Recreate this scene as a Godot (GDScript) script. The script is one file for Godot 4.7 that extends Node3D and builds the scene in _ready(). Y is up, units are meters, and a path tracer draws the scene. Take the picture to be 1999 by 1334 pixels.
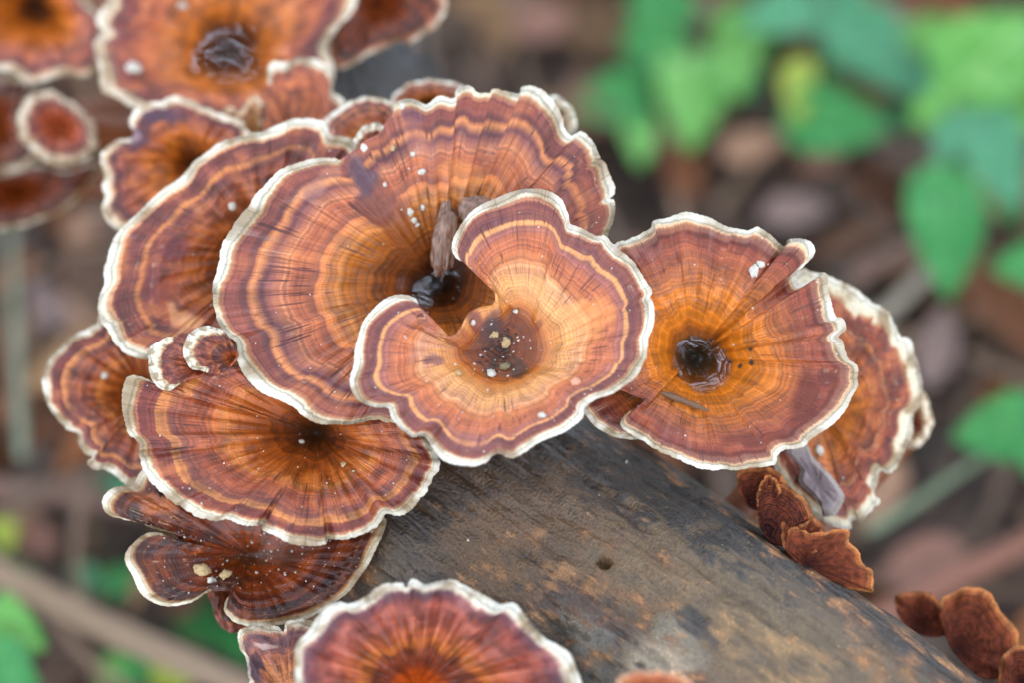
extends Node3D
# A cluster of zoned funnel-shaped fungi on a bent log in a forest, seen from half a metre away.
# Outlines were read off the photograph (in its 1999 x 1334 grid) and stand at their own depth; everything below is real geometry in metres.

const PX := 2.1177e-4          # width of one step of that grid at one metre
const PITCH := -60.0
const EYE := Vector3(0, 0.653, 0)
const FOCUS := 0.490

var eye: Transform3D
var cream: StandardMaterial3D
var stem_mat: StandardMaterial3D
var water_mat: StandardMaterial3D
var noise_wob: PackedByteArray
var noise_streak: PackedByteArray
var noise_blot: PackedByteArray
var noise_fine: PackedByteArray
const NW := 1024
const NH := 256
var caps := {}
var names := {}
var log_path: PackedVector3Array
var log_pos: PackedVector3Array
var log_nor: PackedVector3Array
const LOG_N := 560
const LOG_M := 320


func at(x: float, y: float, z: float) -> Vector3:
	return eye * Vector3((x - 999.5) * PX * z, (667.0 - y) * PX * z, -z)


func low(x: float, y: float, h: float) -> Vector3:
	# where the sight line through a point of the grid comes down to a height above the forest floor
	var d := at(x, y, 1.0) - EYE
	return EYE + d * ((EYE.y - h) / -d.y)


func c8(r: int, g: int, b: int) -> Color:
	return Color8(r, g, b)


func numbered(called: String) -> String:
	if not names.has(called):
		names[called] = 0
		return called
	names[called] += 1
	return "%s_%03d" % [called, names[called]]


func thing(called: String, label: String, category: String, where: Vector3, group := "") -> Node3D:
	var o := Node3D.new()
	o.name = numbered(called)
	o.position = where
	add_child(o)
	o.set_meta("label", label)
	o.set_meta("category", category)
	if group:
		o.set_meta("group", group)
	return o


func part(called: String, mesh: Mesh, mat: Material, parent: Node3D) -> MeshInstance3D:
	var o := MeshInstance3D.new()
	o.name = called
	o.mesh = mesh
	o.material_override = null
	for i in mesh.get_surface_count():
		mesh.surface_set_material(i, mat)
	parent.add_child(o, true)
	return o


func single(called: String, mesh: Mesh, mat: Material, label: String, category: String, where: Vector3, group := "") -> MeshInstance3D:
	var o := MeshInstance3D.new()
	o.name = numbered(called)
	o.mesh = mesh
	mesh.surface_set_material(0, mat)
	o.position = where
	add_child(o)
	o.set_meta("label", label)
	o.set_meta("category", category)
	if group:
		o.set_meta("group", group)
	return o


func setting(called: String, mesh: Mesh, mat: Material, kind: String) -> MeshInstance3D:
	var o := MeshInstance3D.new()
	o.name = numbered(called)
	o.mesh = mesh
	mesh.surface_set_material(0, mat)
	add_child(o)
	o.set_meta("kind", kind)
	return o


func flat_mat(col: Color, rough: float) -> StandardMaterial3D:
	var m := StandardMaterial3D.new()
	m.albedo_color = col
	m.roughness = rough
	return m


# ---------------------------------------------------------------- grids

func grid_normals(p: PackedVector3Array, w: int, rows: int, closed: bool) -> PackedVector3Array:
	# w columns (the last repeats the first when closed); normal = across x along
	var n := PackedVector3Array()
	n.resize(p.size())
	for j in rows:
		var ja: int = maxi(j - 1, 0) * w
		var jb: int = mini(j + 1, rows - 1) * w
		for i in w:
			var ia := i - 1
			var ib := i + 1
			if closed:
				if i == 0:
					ia = w - 2
				elif i == w - 1:
					ib = 1
			else:
				ia = maxi(ia, 0)
				ib = mini(ib, w - 1)
			var v := (p[j * w + ib] - p[j * w + ia]).cross(p[jb + i] - p[ja + i])
			n[j * w + i] = v.normalized()
	return n


func grid_mesh(p: PackedVector3Array, n: PackedVector3Array, uv: PackedVector2Array, w: int, r0: int, r1: int, col := PackedColorArray()) -> ArrayMesh:
	var a := []
	a.resize(Mesh.ARRAY_MAX)
	a[Mesh.ARRAY_VERTEX] = p.slice(r0 * w, (r1 + 1) * w)
	a[Mesh.ARRAY_NORMAL] = n.slice(r0 * w, (r1 + 1) * w)
	a[Mesh.ARRAY_TEX_UV] = uv.slice(r0 * w, (r1 + 1) * w)
	if col.size():
		a[Mesh.ARRAY_COLOR] = col.slice(r0 * w, (r1 + 1) * w)
	var idx := PackedInt32Array()
	idx.resize((r1 - r0) * (w - 1) * 6)
	var k := 0
	for j in r1 - r0:
		for i in w - 1:
			var q := j * w + i
			idx[k] = q
			idx[k + 1] = q + w
			idx[k + 2] = q + 1
			idx[k + 3] = q + 1
			idx[k + 4] = q + w
			idx[k + 5] = q + w + 1
			k += 6
	a[Mesh.ARRAY_INDEX] = idx
	var m := ArrayMesh.new()
	m.add_surface_from_arrays(Mesh.PRIMITIVE_TRIANGLES, a)
	return m


func tube(path: PackedVector3Array, radii: PackedFloat32Array, sides: int, rough := 0.0, sd := 0) -> ArrayMesh:
	var w := sides + 1
	var p := PackedVector3Array()
	var uv := PackedVector2Array()
	var fn := FastNoiseLite.new()
	fn.seed = sd
	fn.frequency = 1.0
	var side := Vector3.UP
	var t0 := (path[1] - path[0]).normalized()
	if absf(t0.dot(side)) > 0.9:
		side = Vector3.RIGHT
	var n := path.size()
	for j in n:
		var t := (path[mini(j + 1, n - 1)] - path[maxi(j - 1, 0)]).normalized()
		side = (side - t * side.dot(t)).normalized()
		var b := t.cross(side)
		for i in w:
			var a := TAU * (i % sides) / sides
			var d := side * cos(a) + b * sin(a)
			var r := radii[j] * (1.0 + rough * fn.get_noise_3d(d.x * 2.0, d.y * 2.0 + j * 0.35, d.z * 2.0))
			p.append(path[j] + d * r)
			uv.append(Vector2(float(i) / sides, float(j) / (n - 1)))
	var nn := grid_normals(p, w, n, true)
	return grid_mesh(p, nn, uv, w, 0, n - 1)


func lump(rx: float, ry: float, rz: float, bump: float, sd: int, seg := 14) -> ArrayMesh:
	# an uneven rounded crumb
	var fn := FastNoiseLite.new()
	fn.seed = sd
	fn.frequency = 0.9
	var w := seg + 1
	var rows := seg / 2 + 1
	var p := PackedVector3Array()
	var uv := PackedVector2Array()
	for j in rows:
		var th := PI * j / (rows - 1)
		for i in w:
			var ph := TAU * (i % seg) / seg
			var d := Vector3(sin(th) * cos(ph), cos(th), sin(th) * sin(ph))
			var s := 1.0 + bump * fn.get_noise_3dv(d * 1.6) + bump * 0.6 * fn.get_noise_3dv(d * 4.0)
			p.append(Vector3(d.x * rx, d.y * ry, d.z * rz) * s)
			uv.append(Vector2(float(i) / seg, float(j) / (rows - 1)))
	var n := grid_normals(p, w, rows, true)
	for i in w:
		n[i] = Vector3.UP
		n[(rows - 1) * w + i] = Vector3.DOWN
	return grid_mesh(p, n, uv, w, 0, rows - 1)


func blob_mesh(list: Array) -> ArrayMesh:
	# many small lumps [transform, mesh] joined: only for grit nobody could count
	var st := SurfaceTool.new()
	for e in list:
		st.append_from(e[1], 0, e[0])
	return st.commit()


# ---------------------------------------------------------------- textures

func make_noise() -> void:
	var fn := FastNoiseLite.new()
	fn.seed = 11
	fn.noise_type = FastNoiseLite.TYPE_SIMPLEX_SMOOTH
	fn.frequency = 0.010
	fn.fractal_octaves = 2
	noise_wob = fn.get_seamless_image(NW, NH, false, false, 0.2, true).get_data()
	fn.seed = 5
	fn.frequency = 0.016
	fn.fractal_octaves = 3
	noise_blot = fn.get_seamless_image(NW, NH, false, false, 0.2, true).get_data()
	fn.seed = 23
	fn.frequency = 0.22
	fn.fractal_octaves = 3
	var im := fn.get_seamless_image(NW, 9, false, false, 0.2, true)
	im.resize(NW, NH, Image.INTERPOLATE_CUBIC)
	noise_streak = im.get_data()
	fn.seed = 31
	fn.frequency = 0.3
	fn.fractal_octaves = 2
	noise_fine = fn.get_seamless_image(NW, NH, false, false, 0.2, true).get_data()


func cap_material(d: Dictionary, shape: Dictionary) -> StandardMaterial3D:
	var w: int = d.get("tw", 512)
	var h: int = d.get("th", 128)
	var rng := RandomNumberGenerator.new()
	rng.seed = d.seed
	var ox := rng.randi_range(0, NW - 1)
	var oy := rng.randi_range(0, NH - 1)
	# colours along the radius, with fine growth lines laid over them
	var ramp: Array = d.ramp
	var lut := PackedVector3Array()
	var lut_h := PackedFloat32Array()
	var ln := 768
	var fine := FastNoiseLite.new()
	fine.seed = d.seed
	fine.frequency = 1.0
	fine.fractal_octaves = 2
	var lines: float = d.get("lines", 1.0)
	var edge: float = d.get("margin", 0.945)
	for k in ln:
		var v := float(k) / (ln - 1)
		var q := 0
		while q < ramp.size() - 2 and ramp[q + 1][0] < v:
			q += 1
		var t := smoothstep(0.0, 1.0, clampf((v - ramp[q][0]) / maxf(ramp[q + 1][0] - ramp[q][0], 1e-4), 0, 1))
		var col: Color = ramp[q][1].lerp(ramp[q + 1][1], t)
		var c := Vector3(col.r, col.g, col.b)
		var lum := c.dot(Vector3(0.3, 0.6, 0.1))
		var tone: float = d.get("tone", 1.0)
		if v < edge - 0.02:
			c = Vector3.ONE * lum + (c - Vector3.ONE * lum) * (1.0 + 0.07 * tone)
			c *= lerpf(1.0, 0.70 + 0.46 * lum, tone)
		if v < edge - 0.02:
			c *= Vector3(0.965, 0.955, 0.92)
		var in_cap := 1.0 - smoothstep(edge - 0.02, edge, v)
		var g1 := fine.get_noise_1d(v * 34.0)
		var g2 := fine.get_noise_1d(v * 85.0 + 40.0)
		var g := (g1 * 0.24 + g2 * 0.12 + fine.get_noise_1d(v * 150.0 + 9.0) * 0.09) * lines * in_cap
		c *= 1.0 + g
		c += Vector3(-0.01, 0.0, 0.05) * maxf(0.0, -g1) * in_cap * lines
		# a thin grey line inside the pale rim
		c *= 1.0 - 0.28 * exp(-pow((v - 0.972) / 0.006, 2.0)) * float(d.get("rim_line", 1.0))
		lut.append(c)
		lut_h.append(0.5 + g * 0.9)
	var streaks: float = d.get("streaks", 1.0)
	var blots: float = d.get("blots", 1.0)
	var wob: float = d.get("wob", 1.0)
	var dark: Color = d.get("dark", c8(72, 34, 30))
	var light: Color = d.get("light", c8(225, 140, 70))
	var creases := []
	for k in int(d.get("steps", 4)):
		creases.append([rng.randf(), rng.randf_range(-0.02, 0.02), rng.randf_range(0.01, 0.05)])
	var tone_patches := []
	for s in d.get("tone_patches", []):
		tone_patches.append(s)
	var outer: PackedVector2Array = shape.outer
	var inner: PackedVector2Array = shape.inner
	var vmax: PackedFloat32Array = shape.vm
	var v0: float = shape.v0
	var m := outer.size()
	var data := PackedByteArray()
	data.resize(w * h * 3)
	var hd := PackedByteArray()
	hd.resize(w * h)
	var margin_at := edge
	for x in w:
		var u := (x + 0.5) / w
		var step := 0.0
		for cr in creases:
			var du: float = absf(wrapf(u - cr[0], -0.5, 0.5))
			if du < cr[2]:
				step += cr[1] * signf(wrapf(u - cr[0], -0.5, 0.5)) * (1.0 - du / cr[2])
		var ti := int(u * m) % m
		var po := outer[ti]
		var pi := inner[ti]
		var vm: float = maxf(vmax[ti], v0 + 0.02)
		var nx := int(u * NW + ox) % NW
		var nx2 := int(u * NW * 2.0 + ox * 3) % NW
		for y in h:
			var v := (y + 0.5) / h
			var ny := int(v * NH)
			var row := ny * NW
			var row2 := ((ny + oy) % NH) * NW
			var wb := noise_wob[row2 + nx] / 255.0 - 0.5
			var bl := noise_blot[row2 + nx] / 255.0
			var s1 := noise_streak[row + nx] / 255.0
			var s2 := noise_streak[row + nx2] / 255.0
			var fi := noise_fine[row2 + nx2] / 255.0 - 0.5
			var vv := v - 0.005 * smoothstep(edge - 0.08, edge, v) + (wb * 0.060 + step) * wob * (1.0 - smoothstep(0.86, 0.95, v) * 0.75) * smoothstep(0.05, 0.4, v) + (s2 - 0.5) * 0.007
			vv += (wb * 0.06 + (s1 - 0.5) * 0.006) * smoothstep(edge - 0.06, edge, v)
			var k := clampi(int(vv * ln), 0, ln - 1)
			var c := lut[k]
			var inside := 1.0 if v < margin_at - 0.05 else 1.0 - smoothstep(margin_at - 0.02, margin_at, vv)
			# fibres
			var mask := smoothstep(0.12, 0.45, v) * inside
			c *= 1.0 + ((s1 - 0.5) * 0.24 + fi * 0.07) * (0.35 + 0.65 * mask) * (1.0 if inside > 0.5 else 0.4)
			var thin := smoothstep(0.60, 0.74, s2) * smoothstep(0.35, 0.75, bl) * mask * streaks
			var cut := smoothstep(0.64, 0.76, s1) * mask * streaks * smoothstep(0.25, 0.5, 1.0 - bl + wb)
			var dk := clampf(thin * 0.45 + cut * 0.75, 0.0, 0.8)
			c.x = lerpf(c.x, dark.r, dk)
			c.y = lerpf(c.y, dark.g, dk)
			c.z = lerpf(c.z, dark.b, dk)
			if inside < 0.5:
				# hairline cracks across the pale rim
				var nick := smoothstep(0.68, 0.82, s2) * 0.15 + smoothstep(0.65, 0.2, bl) * 0.36
				c.x *= 1.0 - nick * 0.8
				c.y *= 1.0 - nick
				c.z *= 1.0 - nick * 1.25
			# broad paler and darker patches
			var pl := smoothstep(0.5, 0.85, bl) * 0.35 * blots * inside * mask
			c.x = lerpf(c.x, light.r, pl)
			c.y = lerpf(c.y, light.g, pl)
			c.z = lerpf(c.z, light.b, pl)
			var pd := smoothstep(0.6, 0.1, bl) * 0.26 * blots * inside
			c *= 1.0 - pd
			for s in tone_patches:
				var f := clampf((v - v0) / (vm - v0), 0.0, 1.0)
				var dx: float = lerpf(pi.x, po.x, f) - s[0] + wb * s[2] * 1.2
				var dy: float = lerpf(pi.y, po.y, f) - s[1] + (bl - 0.5) * s[3] * 1.2
				var ca := cos(s[4])
				var sa := sin(s[4])
				var ex: float = (dx * ca + dy * sa) / s[2]
				var ey: float = (dy * ca - dx * sa) / s[3]
				var e := 1.0 - smoothstep(0.55, 1.1, sqrt(ex * ex + ey * ey))
				if e > 0.0:
					e *= s[6]
					c.x = lerpf(c.x, s[5].r, e)
					c.y = lerpf(c.y, s[5].g, e)
					c.z = lerpf(c.z, s[5].b, e)
			var o := (y * w + x)
			data[o * 3] = clampi(int(c.x * 255.0), 0, 255)
			data[o * 3 + 1] = clampi(int(c.y * 255.0), 0, 255)
			data[o * 3 + 2] = clampi(int(c.z * 255.0), 0, 255)
			hd[o] = clampi(int((lut_h[k] + (s1 - 0.5) * 0.40 * (0.2 + mask) - dk * 0.40 + fi * 0.10 * inside) * 255.0), 0, 255)
	var mat := StandardMaterial3D.new()
	mat.albedo_texture = ImageTexture.create_from_image(Image.create_from_data(w, h, false, Image.FORMAT_RGB8, data))
	mat.heightmap_enabled = true
	mat.heightmap_texture = ImageTexture.create_from_image(Image.create_from_data(w, h, false, Image.FORMAT_L8, hd))
	mat.heightmap_scale = d.get("relief", 0.042)
	mat.roughness = d.get("rough", 0.42)
	mat.metallic_specular = d.get("spec", 0.32)
	if d.get("coat", 0.28) > 0.0:
		mat.clearcoat_enabled = true
		mat.clearcoat = d.get("coat", 0.28)
		mat.clearcoat_roughness = 0.14
	return mat


# ---------------------------------------------------------------- fungi

func catmull(a, b, c, d, t: float):
	return 0.5 * ((2.0 * b) + (c - a) * t + (2.0 * a - 5.0 * b + 4.0 * c - d) * t * t + (3.0 * b - a - 3.0 * c + d) * t * t * t)


func outline(d: Dictionary) -> Dictionary:
	# control points [x, y] or [x, y, reach] or [x, y, reach, inner x, inner y] -> evenly spaced outer and inner rings
	var c: Vector2 = d.c
	var ri: float = d.get("ri", 1.5)
	var o := PackedVector2Array()
	var n := PackedVector2Array()
	var r := PackedFloat32Array()
	var area := 0.0
	var pts: Array = d.pts.duplicate()
	for k in pts.size():
		var p = pts[k]
		var q = pts[(k + 1) % pts.size()]
		area += p[0] * q[1] - q[0] * p[1]
	if area < 0.0:
		pts.reverse()
	for p in pts:
		var e := Vector2(p[0], p[1])
		o.append(e)
		r.append(p[2] if p.size() > 2 else 1.0)
		n.append(Vector2(p[3], p[4]) if p.size() > 4 else c + (e - c).normalized() * ri)
	var so := PackedVector2Array()
	var sn := PackedVector2Array()
	var sr := PackedFloat32Array()
	var cum := PackedFloat32Array()
	var total := 0.0
	var k := o.size()
	for i in k:
		for s in 12:
			var t := s / 12.0
			var p: Vector2 = catmull(o[(i + k - 1) % k], o[i], o[(i + 1) % k], o[(i + 2) % k], t)
			if so.size():
				total += so[-1].distance_to(p)
			so.append(p)
			sn.append(n[i].lerp(n[(i + 1) % k], t))
			sr.append(lerpf(r[i], r[(i + 1) % k], smoothstep(0.0, 1.0, t)))
			cum.append(total)
	var whole := total + so[-1].distance_to(so[0])
	var m: int = d.get("m", 300)
	var outer := PackedVector2Array()
	var inner := PackedVector2Array()
	var vm := PackedFloat32Array()
	var j := 0
	for i in m:
		var want := whole * i / m
		while j < so.size() - 1 and cum[j + 1] <= want:
			j += 1
		var nx := (j + 1) % so.size()
		var seg := (whole if nx == 0 else cum[nx]) - cum[j]
		var t := (want - cum[j]) / maxf(seg, 1e-4)
		outer.append(so[j].lerp(so[nx], t))
		inner.append(sn[j].lerp(sn[nx], t))
		vm.append(lerpf(sr[j], sr[nx], t))
	return {"outer": outer, "inner": inner, "vm": vm, "len": whole, "v0": d.get("v0", 0.0)}


func sheet(d: Dictionary, parent: Node3D, lobe := false) -> Dictionary:
	# a cap: upper surface, rounded pale rim and underside; the rows run from the navel out over the rim and back below
	var s := outline(d)
	var m: int = s.outer.size()
	var w := m + 1
	var rng := RandomNumberGenerator.new()
	rng.seed = int(d.seed) * 7 + 3
	var whole: float = s.len
	# ruffles of the rim
	var ruf: float = d.get("ruf", 2.6)
	var und: float = d.get("und", 0.0011)
	var ph := []
	for k in 12:
		ph.append(rng.randf() * TAU)
	var n1 := roundf(whole / rng.randf_range(70.0, 95.0))
	var n2 := roundf(whole / rng.randf_range(26.0, 34.0))
	var n3 := roundf(whole / 12.0)
	var l1 := roundf(clampf(whole / 330.0, 3.0, 9.0))
	var outer: PackedVector2Array = s.outer.duplicate()
	var nor := PackedVector2Array()
	for i in m:
		var t: Vector2 = s.outer[(i + 2) % m] - s.outer[(i + m - 2) % m]
		nor.append(Vector2(t.y, -t.x).normalized())
	var wave := PackedFloat32Array()
	for i in m:
		var u := float(i) / m
		var env := 0.55 + 0.45 * sin(TAU * u * 3.0 + ph[8])
		var sc := absf(sin(PI * n2 * u + ph[1] + 1.3 * sin(TAU * n1 * 0.37 * u + ph[2])))
		var f := ruf * (0.55 * sin(TAU * n1 * u + ph[0] + 1.5 * sin(TAU * 5.0 * u + ph[3])) + 0.9 * (sc - 0.6) * env + 0.5 * (absf(sin(PI * n3 * u + ph[5] + 2.0 * sin(TAU * 9.0 * u))) - 0.6))
		f *= smoothstep(0.75, 1.0, s.vm[i])
		outer[i] = s.outer[i] + nor[i] * (f - 3.5)
		wave.append(sin(TAU * l1 * u + ph[4]) * 0.6 + sin(TAU * (l1 * 2.0 + 1.0) * u + ph[6]) * 0.5 + 0.45 * sin(TAU * n1 * u + ph[0]) * env + 0.16 * sin(TAU * n2 * u + ph[7]))
	var z: float = d.z
	var gx: float = d.get("gx", 0.0)
	var gy: float = d.get("gy", -3e-5)
	var depth: float = d.get("depth", 0.015)
	var pw: float = d.get("pw", 2.2)
	var wr: float = d.get("wrinkle", 0.00024)
	var curl: float = d.get("curl", 0.0012)
	var thick: float = d.get("thick", 0.0009)
	var c: Vector2 = d.c
	var v0: float = s.v0
	# folds given at a point of the rim: [x, y, width as a share of the outline, depth]
	var folds := []
	for f in d.get("folds", []):
		var best := 0
		for i in m:
			if s.outer[i].distance_squared_to(Vector2(f[0], f[1])) < s.outer[best].distance_squared_to(Vector2(f[0], f[1])):
				best = i
		folds.append([float(best) / m, f[2], f[3]])
	# rows: centre to inner ring, inner ring to rim
	var fs := PackedFloat32Array()
	var floor_rows := 6 if v0 > 0.0 else 0
	var k: int = d.get("k", 44)
	var mid := Vector2.ZERO
	for p in s.inner:
		mid += p / m
	for j in floor_rows:
		fs.append(-1.0 + float(j) / floor_rows)
	for j in k + 1:
		var q := float(j) / k
		fs.append(1.0 - pow(1.0 - q, 1.25))
	var rows := fs.size()
	var split := rows - 1
	for j in rows:
		if fs[j] >= 0.93:
			split = j
			break
	var round_rows := 5
	var under_rows := 12
	var all := rows + round_rows + under_rows
	var p3 := PackedVector3Array()
	p3.resize(w * all)
	var uv := PackedVector2Array()
	uv.resize(w * all)
	var origin: Vector3 = parent.position
	var back := eye.basis.z
	for j in all:
		var f := 0.0
		var out := 0.0
		var low := 0.0
		if j < rows:
			f = fs[j]
		elif j < rows + round_rows:
			var a := PI * (j - rows + 1) / round_rows
			f = 1.0
			out = thick * 0.5 * sin(a)
			low = thick * 0.5 * (1.0 - cos(a))
		else:
			f = 1.0 - 0.9 * float(j - rows - round_rows + 1) / under_rows
			low = thick + 0.0016 * (1.0 - f)
		for i in w:
			var q := i % m
			var vm: float = s.vm[q]
			var p: Vector2
			var v: float
			if f < 0.0:
				p = mid.lerp(s.inner[q], 1.0 + f)
				v = v0 * (1.0 + f)
			else:
				p = s.inner[q].lerp(outer[q], f)
				v = v0 + (vm - v0) * f
			if out > 0.0:
				p += nor[q] * out / (PX * z)
			var u := float(i) / m
			var hgt := 1.0 - pow(1.0 - clampf(v, 0.0, 1.0), pw)
			var dz := depth * (1.0 - hgt) + und * wave[q] * v * v * v
			dz += wr * sin(TAU * n1 * 1.7 * u + ph[9] + 2.0 * sin(TAU * 4.0 * u + ph[10]) + v * 1.5) * smoothstep(0.2, 0.5, v) * (1.2 - v) * 1.4
			dz += 0.00007 * (sin(v * 46.0 + 1.5 * wave[q]) + 0.6 * sin(v * 83.0 + 2.0 * wave[q])) * smoothstep(0.3, 0.55, v)
			dz += curl * pow(clampf((v - 0.8) / 0.2, 0.0, 1.0), 2.0)
			for e in folds:
				var du: float = wrapf(u - e[0], -0.5, 0.5) / e[1]
				if absf(du) < 3.0:
					dz += e[2] * exp(-du * du) * pow(v, 3.5)
			p3[j * w + i] = at(p.x, p.y, z + gx * (p.x - c.x) + gy * (p.y - c.y) + dz + low) - origin
			uv[j * w + i] = Vector2(u, clampf(v, 0.004, 0.994))
	var n3d := grid_normals(p3, w, all, true)
	# the first row is nearly a point: let it face along the axis
	for i in w:
		n3d[i] = back
	var mat: StandardMaterial3D = d.mat if d.has("mat") else cap_material(d, s)
	d.mat = mat
	part("lobe" if lobe else "cap", grid_mesh(p3, n3d, uv, w, 0, split), mat, parent)
	part("lobe_margin" if lobe else "margin", grid_mesh(p3, n3d, uv, w, split, rows + round_rows - 2), mat, parent)
	part("lobe_underside" if lobe else "pore_surface", grid_mesh(p3, n3d, uv, w, rows + round_rows - 2, all - 1), d.get("under", cream), parent)
	return {"p": p3, "n": n3d, "w": w, "rows": rows, "origin": origin, "mid": mid, "zn": z + gx * (mid.x - c.x) + gy * (mid.y - c.y) + depth}


func nearest_on_log(p: Vector3) -> Vector3:
	var best := log_path[0]
	for q in log_path:
		if q.distance_squared_to(p) < best.distance_squared_to(p):
			best = q
	return best


func fungus(key: String, d: Dictionary) -> Node3D:
	var c: Vector2 = d.c
	var base_at := at(c.x, c.y, d.z + d.get("depth", 0.015) + 0.004)
	var root := nearest_on_log(base_at)
	var called: String = d.get("called", "funnel_fungus")
	var foot := base_at.lerp(root, clampf(1.0 - 0.036 / maxf(base_at.distance_to(root), 0.04), 0.2, 1.0))
	var t := thing(called, d.label, d.get("category", "fungus"), foot, d.get("group", "zoned funnel fungi crowded on the log"))
	var g := sheet(d, t)
	caps[key] = g
	for l in d.get("lobes", []):
		if not l.has("mat"):
			for q in ["ramp", "tw", "th", "rough", "spec", "relief", "streaks", "blots", "dark", "light"]:
				if d.has(q) and not l.has(q):
					l[q] = d[q]
		sheet(l, t, true)
	if d.get("stem", true):
		var a := at(g.mid.x, g.mid.y, g.zn + 0.0012)
		var b := a + (a - eye.origin).normalized() * 0.012
		var path := PackedVector3Array()
		var radii := PackedFloat32Array()
		var thick: float = d.get("stem_r", 0.0034)
		for j in 11:
			var s := j / 10.0
			path.append(a.lerp(b, s).lerp(b.lerp(root, s), s) - foot)
			radii.append(thick * (1.55 - 1.1 * s + 0.75 * s * s) * (0.25 if j == 0 else 1.0))
		part("stem", tube(path, radii, 14, 0.15, d.seed), stem_mat, t)
	return t


func pool(t: Node3D, x: float, y: float, z: float, rx: float, rz: float, sd: int) -> void:
	# a level film of water, its rim running into the funnel's wall
	var here := at(x, y, z)
	var fn := FastNoiseLite.new()
	fn.seed = sd
	fn.frequency = 0.8
	var w := 49
	var rows := 22
	var p := PackedVector3Array()
	var uv := PackedVector2Array()
	for j in rows:
		var f := float(j) / (rows - 1)
		for i in w:
			var a := TAU * (i % 48) / 48.0
			var k := 1.0 + 0.07 * fn.get_noise_2d(cos(a) * 1.4, sin(a) * 1.4)
			var q := Vector3(cos(a) * rx * f * k, 0, sin(a) * rz * f * k)
			q.y = 0.00045 * pow(f, 4.0) + 0.00004 * fn.get_noise_2d(q.x * 110.0, q.z * 110.0)
			p.append(here + q - t.position)
			uv.append(Vector2(float(i) / 48.0, f))
	var n := grid_normals(p, w, rows, true)
	for i in w:
		n[i] = Vector3.UP
	part("water_pool", grid_mesh(p, n, uv, w, 0, rows - 1), water_mat, t)


func on_cap(key: String, x: float, y: float) -> Array:
	# the point of a cap's upper surface that lies under a point of the picture's grid, with its normal
	var g: Dictionary = caps[key]
	var best := 0
	var far := 1e9
	var inv := eye.affine_inverse()
	var n: int = g.w * g.rows
	for i in n:
		var q: Vector3 = inv * (g.p[i] + g.origin)
		var dx := q.x / (-q.z * PX) + 999.5 - x
		var dy := 667.0 - q.y / (-q.z * PX) - y
		var e := dx * dx + dy * dy
		if e < far:
			far = e
			best = i
	return [g.p[best] + g.origin, g.n[best]]


# ---------------------------------------------------------------- the log

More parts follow.
